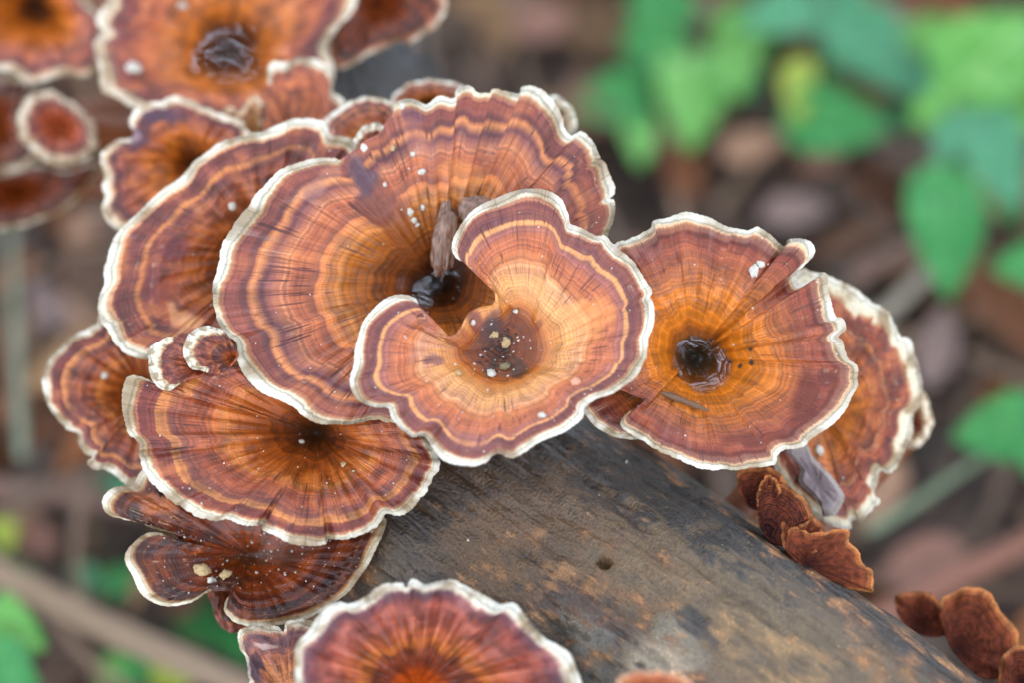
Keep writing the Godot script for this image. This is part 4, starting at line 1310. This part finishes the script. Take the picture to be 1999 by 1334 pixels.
func build_small_brackets() -> void:
	var base := {"called": "bracket_fungus", "group": "small rusty bracket fungi on the log's right side", "ramp": ramp_rust(), "tw": 384, "th": 96, "m": 220, "k": 30, "rough": 0.85, "spec": 0.25, "coat": 0.0, "depth": 0.003, "pw": 1.5, "ruf": 2.6, "und": 0.0013, "curl": 0.0008, "stem": false, "lines": 1.5, "streaks": 0.4, "blots": 0.8, "margin": 1.2, "rim_line": 0.0, "relief": 0.05, "wrinkle": 0.00005, "under": flat_mat(c8(150, 92, 52), 0.9), "light": c8(164, 82, 50), "dark": c8(60, 26, 20)}
	fungus("rust_a", base.merged({"label": "uppermost rusty bracket, tucked under the right bowl's rim", "c": Vector2(1466, 982), "seed": 61, "z": 0.4945,
		"pts": [[1440, 926], [1454, 918], [1480, 914], [1499, 914], [1520, 924], [1532, 938], [1538, 952], [1525, 975], [1490, 996, 0.4], [1460, 990, 0.2], [1442, 957, 0.9]]}, true))
	fungus("rust_b", base.merged({"label": "tiny rusty bracket poking up between two larger ones", "c": Vector2(1500, 976), "seed": 62, "z": 0.4915, "m": 120,
		"pts": [[1481, 950], [1493, 932], [1505, 930], [1517, 941], [1522, 962], [1512, 980, 0.2], [1488, 980, 0.2], [1479, 968]]}, true))
	fungus("rust_c", base.merged({"label": "ridged rounded rusty bracket, second large one down the log", "c": Vector2(1494, 1040), "seed": 63, "z": 0.4905, "lines": 2.4, "relief": 0.09,
		"pts": [[1478, 970], [1481, 953], [1495, 946], [1511, 945], [1535, 950], [1562, 968], [1580, 992], [1584, 1010], [1572, 1030], [1545, 1062, 0.8], [1512, 1064, 0.25], [1486, 1036, 0.25], [1478, 995, 0.9]]}, true))
	fungus("rust_d", base.merged({"label": "narrow frilled rusty bracket squeezed between two big ones", "c": Vector2(1555, 1070), "seed": 64, "z": 0.4895, "m": 160,
		"pts": [[1524, 1030], [1532, 1018], [1550, 1024], [1568, 1022], [1586, 1008], [1598, 1019], [1610, 1036], [1600, 1070], [1560, 1090], [1530, 1060]]}, true))
	fungus("rust_e", base.merged({"label": "largest flat rusty bracket with a wavy orange edge", "c": Vector2(1574, 1104), "seed": 65, "z": 0.4875, "m": 320, "lines": 0.9, "gx": 0.5e-5,
		"pts": [[1529, 1067], [1530, 1046], [1544, 1032], [1562, 1031], [1580, 1040], [1610, 1040], [1634, 1034], [1655, 1038], [1658, 1058], [1676, 1079], [1682, 1100], [1700, 1115], [1705, 1148], [1697, 1156], [1655, 1149, 0.95], [1612, 1138, 0.5], [1574, 1114, 0.2], [1544, 1088, 0.5]]}, true))
	fungus("rust_f", base.merged({"label": "blurred small bracket at the left of the lower right group", "c": Vector2(1795, 1225), "seed": 66, "z": 0.509, "m": 160,
		"pts": [[1748, 1178], [1757, 1160], [1790, 1155], [1817, 1157], [1828, 1172], [1850, 1200], [1845, 1240, 0.8], [1795, 1240, 0.2], [1758, 1208, 0.7]]}, true))
	fungus("rust_g", base.merged({"label": "tallest blurred rusty bracket in the lower right group", "c": Vector2(1868, 1270), "seed": 67, "z": 0.5045, "m": 260,
		"pts": [[1835, 1178], [1856, 1160], [1880, 1148], [1910, 1148], [1937, 1166], [1955, 1199], [1979, 1226], [1988, 1258], [1975, 1310], [1920, 1325, 0.5], [1862, 1275, 0.2], [1836, 1215, 0.8]]}, true))
	fungus("rust_h", base.merged({"label": "rusty bracket cut by the right frame edge at the bottom corner", "c": Vector2(1990, 1335), "seed": 68, "z": 0.498, "m": 200,
		"pts": [[1948, 1310], [1962, 1275], [1985, 1262], [2030, 1268], [2070, 1340], [2020, 1400], [1960, 1370]]}, true))
	fungus("rust_i", base.merged({"label": "blurred orange bracket rising from the middle of the bottom edge", "c": Vector2(1275, 1370), "seed": 69, "z": 0.450, "m": 200, "ramp": [[0.0, c8(150, 76, 44)], [0.6, c8(170, 92, 60)], [0.9, c8(184, 116, 84)], [1.0, c8(206, 160, 128)]],
		"pts": [[1205, 1336], [1228, 1316], [1280, 1311], [1330, 1322], [1356, 1345], [1350, 1400], [1280, 1430], [1210, 1400]]}, true))


func build_plants() -> void:
	var a := leaf_material(c8(36, 104, 48), c8(62, 134, 66), c8(124, 176, 110), 1, 0.42, 0.35)
	var b := leaf_material(c8(70, 130, 52), c8(104, 160, 74), c8(196, 210, 140), 2, 0.35, 0.4)
	var c := leaf_material(c8(58, 118, 80), c8(84, 142, 102), c8(110, 160, 130), 3, 0.35, 0.3)
	var y := leaf_material(c8(130, 146, 44), c8(150, 160, 60), c8(170, 180, 100), 4, 0.5, 0.4)
	var st := flat_mat(c8(84, 104, 60), 0.6)
	var shade := leaf_material(c8(30, 76, 40), c8(44, 98, 52), c8(80, 120, 80), 5, 0.4, 0.25)
	var mats := [a, b, c, y, st, shade]
	plant("leafy seedling with oval leaves above the big cap's right shoulder", [1330, 300], mats, [
		[1330, 130, 0.025, 1215, 60, 0.031, 130, 0], [1390, 90, 0.025, 1520, 50, 0.031, 140, 1], [1340, 90, 0.025, 1352, 275, 0.031, 150, 1],
		[1275, 190, 0.025, 1128, 205, 0.031, 130, 0], [1250, 225, 0.025, 1250, 315, 0.031, 70, 1], [1480, 140, 0.015, 1420, 200, 0.018, 80, 5], [1230, 120, 0.012, 1190, 40, 0.015, 80, 5], [1480, 40, 0.012, 1560, -30, 0.015, 90, 5], [1300, 70, 0.025, 1280, -50, 0.031, 150, 0], [1420, 90, 0.025, 1440, 180, 0.031, 120, 1]], 1)
	plant("taller seedling with broad bluish leaves at the top", [1600, 260], mats, [
		[1610, 20, 0.035, 1840, 180, 0.041, 150, 2], [1600, 10, 0.035, 1450, 40, 0.041, 110, 2], [1520, 230, 0.035, 1735, 245, 0.041, 150, 0], [1560, 110, 0.035, 1555, 225, 0.041, 70, 3], [1600, 70, 0.012, 1660, -20, 0.015, 90, 5], [1720, 200, 0.015, 1790, 260, 0.018, 70, 5], [1690, 60, 0.030, 1610, 130, 0.033, 70, 0], [1600, -10, 0.035, 1690, -90, 0.041, 140, 2]], 2)
	plant("bright yellowish green leafy plant at the upper right corner", [1880, 330], mats, [
		[1850, 200, 0.050, 2020, 10, 0.056, 210, 1], [1780, 245, 0.050, 1870, 160, 0.056, 60, 1], [1890, 200, 0.050, 1990, 390, 0.056, 130, 2], [1840, 320, 0.050, 1850, 215, 0.056, 50, 2], [1900, 240, 0.02, 1960, 300, 0.025, 80, 5], [1860, 210, 0.02, 1800, 110, 0.025, 80, 5], [1770, 90, 0.045, 1850, 30, 0.05, 70, 1], [1930, 330, 0.045, 1985, 430, 0.05, 60, 0], [1960, 150, 0.050, 2080, 260, 0.056, 150, 1]], 3)
	plant("single vivid green pointed leaf hanging on its own at the right", [1860, 620], mats, [
		[1838, 318, 0.060, 1856, 560, 0.066, 150, 0]], 4)
	plant("small green leaves cut by the right frame edge", [2040, 600], mats, [
		[2060, 520, 0.060, 1942, 520, 0.066, 90, 0], [2040, 560, 0.060, 2120, 640, 0.066, 90, 0]], 5)
	plant("pale green leaf entering from the right above the rusty brackets", [2060, 990], mats, [
		[2060, 830, 0.060, 1868, 850, 0.066, 130, 0], [2060, 830, 0.060, 2040, 950, 0.066, 130, 0]], 6)
	plant("light green seedling in the lower left corner", [-40, 1330], mats, [
		[-40, 1200, 0.070, 80, 1262, 0.076, 90, 1], [-30, 1270, 0.070, 60, 1370, 0.076, 110, 0], [-20, 1180, 0.070, 40, 1210, 0.076, 60, 1], [-10, 1320, 0.070, 75, 1335, 0.076, 60, 0]], 7)
	plant("dark green weed behind the beige branch at lower left", [400, 1180], mats, [
		[350, 1150, 0.020, 455, 1130, 0.026, 90, 0], [360, 1180, 0.020, 420, 1250, 0.026, 80, 0], [430, 1210, 0.020, 490, 1290, 0.026, 70, 0], [350, 1130, 0.020, 420, 1080, 0.026, 60, 2]], 8)
	plant("low green weed left of the dark wet cap", [200, 1150], mats, [
		[200, 1150, 0.020, 290, 1115, 0.026, 60, 0], [190, 1150, 0.020, 140, 1100, 0.026, 50, 2], [200, 940, 0.020, 260, 975, 0.026, 60, 2]], 9)
	plant("yellow green sprouts along the bottom left edge", [270, 1330], mats, [
		[250, 1330, 0.030, 190, 1290, 0.036, 60, 1], [300, 1340, 0.030, 380, 1300, 0.036, 80, 3], [270, 1340, 0.030, 250, 1260, 0.036, 60, 0], [-10, 1060, 0.030, 30, 1020, 0.036, 60, 3]], 10)


func build_bits() -> void:
	var beige := flat_mat(c8(134, 112, 90), 0.85)
	var brown := flat_mat(c8(112, 84, 72), 0.85)
	var pale := flat_mat(c8(118, 120, 98), 0.75)
	var red := flat_mat(c8(124, 82, 66), 0.85)
	stick("fallen_branch", "beige bare branch lying diagonally in the lower left corner", [[-120, 1060, 0.055], [60, 1150, 0.055], [260, 1250, 0.055], [480, 1345, 0.055], [700, 1460, 0.055]], 0.0039, 0.0034, beige, 1, "branch")
	stick("fallen_branch", "brown thin branch lying level at the left edge", [[-120, 955, 0.040], [80, 962, 0.040], [260, 990, 0.040], [420, 1010, 0.040]], 0.0036, 0.0022, brown, 2, "branch")
	stick("fallen_branch", "reddish brown stick rising to the right edge near the rusty brackets", [[1700, 1215, 0.040], [1850, 1135, 0.040], [2000, 1060, 0.040], [2150, 990, 0.040]], 0.0036, 0.003, red, 3, "branch")
	stick("plant_stem", "pale upright stem near the left edge", [[22, 430, 0.050], [26, 560, 0.050], [36, 720, 0.050], [44, 900, 0.050]], 0.0012, 0.0017, pale, 4, "stem")
	stick("plant_stem", "pale green slanting stem below the right-hand leaf", [[1690, 1040, 0.050], [1790, 980, 0.050], [1930, 885, 0.050]], 0.0013, 0.001, flat_mat(c8(104, 122, 92), 0.6), 5, "stem")
	stick("twig", "brown thin twig on the litter beyond the right bowl", [[1660, 540, 0.036], [1740, 500, 0.036], [1830, 470, 0.036]], 0.003, 0.0022, brown, 6)
	stick("twig", "greyish twig leaning right of the half hidden cap", [[1690, 640, 0.036], [1750, 590, 0.036], [1820, 520, 0.036]], 0.0026, 0.002, flat_mat(c8(142, 132, 116), 0.85), 7)
	# a few fallen leaves that stand out from the litter
	var lm := [leaf_material(c8(112, 92, 86), c8(130, 108, 100), c8(120, 100, 94), 21, 0.7, 0.1), leaf_material(c8(118, 84, 72), c8(138, 100, 84), c8(100, 74, 62), 22, 0.7, 0.1), leaf_material(c8(140, 106, 84), c8(156, 120, 94), c8(150, 116, 90), 23, 0.7, 0.1)]
	var rows := [
		[1800, 760, 0.022, 1860, 590, 0.026, 79, 0, "greyish mauve dead leaf lying right of the half hidden cap"],
		[1880, 1060, 0.022, 1720, 1130, 0.026, 86, 1, "reddish dead leaf under the reddish stick at the right"],
		[1760, 900, 0.022, 1690, 1010, 0.026, 64, 2, "tan dead leaf right of the split rim of the half hidden cap"],
		[1400, 300, 0.022, 1540, 260, 0.026, 64, 2, "tan dead leaf below the upper leafy seedling"],
		[1560, 330, 0.022, 1650, 290, 0.026, 64, 1, "orange brown dead leaf under the broad bluish leaves"],
		[1700, 20, 0.022, 1800, 60, 0.026, 86, 1, "reddish brown dead leaf between the two top plants"],
		[1000, 60, 0.022, 1120, 20, 0.026, 86, 1, "brown dead leaf at the top beyond the log"],
		[130, 640, 0.022, 60, 540, 0.026, 72, 0, "pale mauve dead leaf left of the large left fan"],
		[130, 470, 0.022, 190, 400, 0.026, 57, 2, "pale dead leaf under the left frame-side fungus"],
		[110, 1080, 0.022, 20, 1010, 0.026, 64, 1, "dark reddish dead leaf above the beige branch"],
		[1480, 420, 0.022, 1620, 400, 0.026, 72, 0, "pale grey dead leaf just beyond the right bowl"],
		[140, 560, 0.022, 170, 640, 0.026, 43, 2, "rust coloured dead leaf beside the large left fan"]]
	var k := 0
	for r in rows:
		var a := low(r[0], r[1], r[2])
		var b := low(r[3], r[4], r[5])
		k += 1
		var d := b - a
		var up := (Vector3.UP + eye.basis.z * 0.5 + eye.basis.x * 0.4 * sin(k * 1.9)).normalized()
		var o := single("dead_leaf", leaf_mesh(d.length(), r[6] * PX * 0.75, 0.3 * sin(k * 1.3), 0.15, 0.85, 70 + k), lm[r[7]], r[8], "leaf", a, "fallen leaves that stand out from the litter")
		o.transform = Transform3D(aim(d, up), a)
	build_crumbs()


func build_crumbs() -> void:
	var rng := RandomNumberGenerator.new()
	rng.seed = 5
	var wood := wood_material()
	# wood chips standing in the flooded funnel
	var e := on_cap("main", 872, 500)
	var o := single("wood_chip", lump(0.0025, 0.0074, 0.0023, 0.35, 3, 36), wood, "grey brown wet wood chip standing in the flooded funnel", "wood chip", e[0] + eye.basis.z * 0.0015)
	o.transform.basis = Basis(eye.basis.x, eye.basis.y, eye.basis.z) * Basis(Vector3.BACK, -0.10)
	o.position = at(868, 470, 0.4985)
	o = single("wood_chip", lump(0.0044, 0.0034, 0.0024, 0.3, 8, 30), wood, "flat grey wood chip half under the front cap's upper arm", "wood chip", at(935, 415, 0.4985))
	o.transform.basis = eye.basis * Basis(Vector3.BACK, -0.25)
	# the twig and crumbs on the caps
	var stick_mat := flat_mat(c8(104, 76, 54), 0.8)
	var pa: Vector3 = on_cap("bowl", 1290, 766)[0]
	var pb: Vector3 = on_cap("bowl", 1335, 784)[0]
	var pc: Vector3 = on_cap("bowl", 1383, 801)[0]
	var lift := eye.basis.z * 0.0007
	single("twig", tube(PackedVector3Array([Vector3.ZERO + lift, (pb - pa) * 0.45 + lift * 1.5, pb - pa + lift, (pb - pa).lerp(pc - pa, 0.6) + lift * 1.4, pc - pa + lift]), PackedFloat32Array([0.0003, 0.0007, 0.0006, 0.0005, 0.0002]), 10, 0.5, 3), stick_mat, "short brown twig lying in the right bowl below its pool", "twig", pa)
	var tan := flat_mat(c8(176, 148, 106), 0.9)
	var white := flat_mat(c8(190, 182, 168), 0.45)
	var spots := [
		["front", 988, 668, 0.0014, tan, "tan flake of grit in the front cap's dark navel"], ["front", 966, 655, 0.0010, tan, "smaller tan grit flake above the larger one in the navel"],
		["front", 960, 728, 0.0013, white, "white grain beside the grit at the foot of the navel"], ["front", 985, 714, 0.0013, flat_mat(c8(120, 108, 78), 0.9), "greenish grit lump at the bottom of the front cap's navel"],
		["front", 922, 630, 0.0008, white, "white grain on the front cap's broken inner edge"], ["front", 1007, 606, 0.0008, white, "white grain at the root of the upper arm"],
		["front", 893, 730, 0.0007, tan, "pale seed-like grain left of the navel"], ["front", 1125, 748, 0.0013, flat_mat(c8(206, 150, 120), 0.6), "pinkish scrap on the front cap's lower right fold"],
		["front", 1058, 812, 0.0009, white, "three white beads near the front cap's lower rim"],
		["bowl", 1470, 528, 0.0014, white, "whitish crumb high on the right bowl's wall"], ["bowl", 1482, 516, 0.0010, white, "small pale crumb touching the whitish one on the right bowl"],
		["main", 712, 290, 0.0010, white, "pale bead at the main cap's notch"], ["main", 768, 290, 0.0009, tan, "tan bead on the dark wedge of the main cap"], ["main", 805, 298, 0.0007, white, "white bead right of the dark wedge"],
		["main", 822, 336, 0.0009, white, "white bead above the flooded funnel"], ["main", 801, 413, 0.0010, white, "white grit speck heading the string of specks"], ["main", 824, 405, 0.0009, white, "glistening bead beside the string of specks"], ["main", 808, 428, 0.0008, white, "middle white speck of the string"], ["main", 815, 440, 0.0006, white, "lowest white speck of the string"], ["main", 752, 362, 0.0006, white, "lone white speck on the dark wedge"], ["main", 786, 208, 0.0008, white, "pale bead at the top left of the main cap's upper lobe"],
		["dark_wet", 393, 1113, 0.0019, tan, "larger tan crumb clump on the dark wet cap"], ["dark_wet", 441, 1125, 0.0016, tan, "second tan crumb clump on the dark wet cap"], ["dark_wet", 413, 1135, 0.0011, white, "white grain between the two tan crumb clumps"],
		["large_left", 454, 403, 0.0011, white, "white curl lying on the large left fan"], ["lower_left", 588, 865, 0.0007, white, "white grain below the lower left cap's navel"], ["lower_left", 672, 908, 0.0009, tan, "tan flake on the lower left cap"],
		["pool_cap", 262, 134, 0.0020, white, "blurred white crumb on the top cap with the pool"], ["pool_cap", 352, 12, 0.0015, white, "blurred white crumb at the top frame edge"],
		["low_left", 206, 735, 0.0010, white, "pale bead on the far left cap"], ["right_back", 1598, 880, 0.0014, white, "round white bead on the half hidden right cap"]]
	var n := 0
	for s in spots:
		var h := on_cap(s[0], s[1], s[2])
		n += 1
		var r: float = s[3] * 0.85
		var m := single("crumb", lump(r, r * 0.55, r * 0.8, 0.7, n, 16), s[4], s[5], "crumb", h[0] + h[1] * r * 0.25, "crumbs and beads lying on the caps")
		m.transform.basis = aim(eye.basis.x.rotated(h[1], n * 1.7), h[1])
	# fine grit nobody could count
	var grain := lump(1, 0.7, 0.85, 0.6, 2, 6)
	var list := []
	for key in ["front", "main", "bowl", "lower_left", "dark_wet", "large_left", "right_back"]:
		var g: Dictionary = caps[key]
		var many: int = {"front": 130, "main": 110, "bowl": 80, "lower_left": 120, "dark_wet": 260, "large_left": 40, "right_back": 30}[key]  # extra grains on dark_wet stand in for its wet highlights
		for i in many:
			var row := int(pow(rng.randf(), 0.7) * (g.rows - 6)) + 2
			var q: int = row * g.w + rng.randi_range(0, g.w - 2)
			var r := 0.00005 + 0.00022 * pow(rng.randf(), 3.0)
			list.append([Transform3D(Basis(Vector3.UP, rng.randf() * TAU).scaled(Vector3.ONE * r), g.p[q] + g.origin + g.n[q] * r * 0.4), grain])
	for i in 90:
		# round the front cap's navel
		var h := on_cap("front", 985 + rng.randfn(0, 34), 690 + rng.randfn(0, 30)) if i < 50 else on_cap("dark_wet", 500 + rng.randfn(0, 80), 1090 + rng.randfn(0, 26))
		var r := 0.00008 + 0.0003 * pow(rng.randf(), 2.0)
		list.append([Transform3D(Basis(Vector3.UP, rng.randf() * TAU).scaled(Vector3.ONE * r), h[0] + h[1] * r * 0.4), grain])
	var w := LOG_M + 1
	for i in 900:
		var q := rng.randi_range(60, LOG_N - 60) * w + rng.randi_range(0, LOG_M - 1)
		if log_nor[q].dot(eye.basis.z) < 0.1:
			continue
		var r := 0.00006 + 0.00034 * pow(rng.randf(), 4.0)
		list.append([Transform3D(Basis(Vector3.UP, rng.randf() * TAU).scaled(Vector3.ONE * r), log_pos[q] + log_nor[q] * r * 0.4), grain])
	# dark rotted crumbs packed in the front cap's navel
	var soil := []
	var crumb_shapes := [lump(1, 0.6, 0.8, 0.9, 1, 10), lump(1, 0.5, 0.6, 0.9, 2, 10), lump(1, 0.7, 0.9, 1.0, 3, 10)]
	var g2: Dictionary = caps["front"]
	var inv := eye.affine_inverse()
	for i in 9000:
		if soil.size() >= 420:
			break
		var q: int = rng.randi_range(0, 36) * g2.w + rng.randi_range(0, g2.w - 2)
		var s: Vector3 = inv * (g2.p[q] + g2.origin)
		var sx := s.x / (-s.z * PX) + 999.5 - 972.0 + 0.35 * (667.0 - s.y / (-s.z * PX) - 682.0)
		var sy := 667.0 - s.y / (-s.z * PX) - 682.0
		if sx * sx / 900.0 + sy * sy / 2500.0 > 0.3 + rng.randf() * 0.9:
			continue
		var h := [g2.p[q] + g2.origin, g2.n[q]]
		var r := 0.00012 + 0.00034 * pow(rng.randf(), 3.0)
		soil.append([Transform3D(Basis(Vector3.UP, rng.randf() * TAU) * Basis(Vector3.RIGHT, rng.randf()) * Basis().scaled(Vector3.ONE * r), h[0] + h[1] * r * 0.2), crumb_shapes[i % 3]])
	setting("debris", blob_mesh(soil), flat_mat(c8(62, 40, 32), 0.5), "stuff").set_meta("label", "dark rotted crumbs packed in the front cap's navel")
	setting("grit", blob_mesh(list), white, "stuff").set_meta("label", "fine pale grit scattered over the caps and the log, some imitating wet highlights")


func wood_material() -> StandardMaterial3D:
	var fn := FastNoiseLite.new()
	fn.seed = 9
	fn.frequency = 0.03
	fn.fractal_octaves = 4
	var t := NoiseTexture2D.new()
	t.width = 256
	t.height = 256
	t.seamless = true
	t.noise = fn
	var g := Gradient.new()
	g.set_color(0, c8(70, 46, 34))
	g.set_color(1, c8(150, 124, 108))
	g.add_point(0.5, c8(112, 78, 58))
	t.color_ramp = g
	var m := StandardMaterial3D.new()
	m.albedo_texture = t
	m.uv1_scale = Vector3(2, 0.7, 1)
	m.roughness = 0.35
	return m
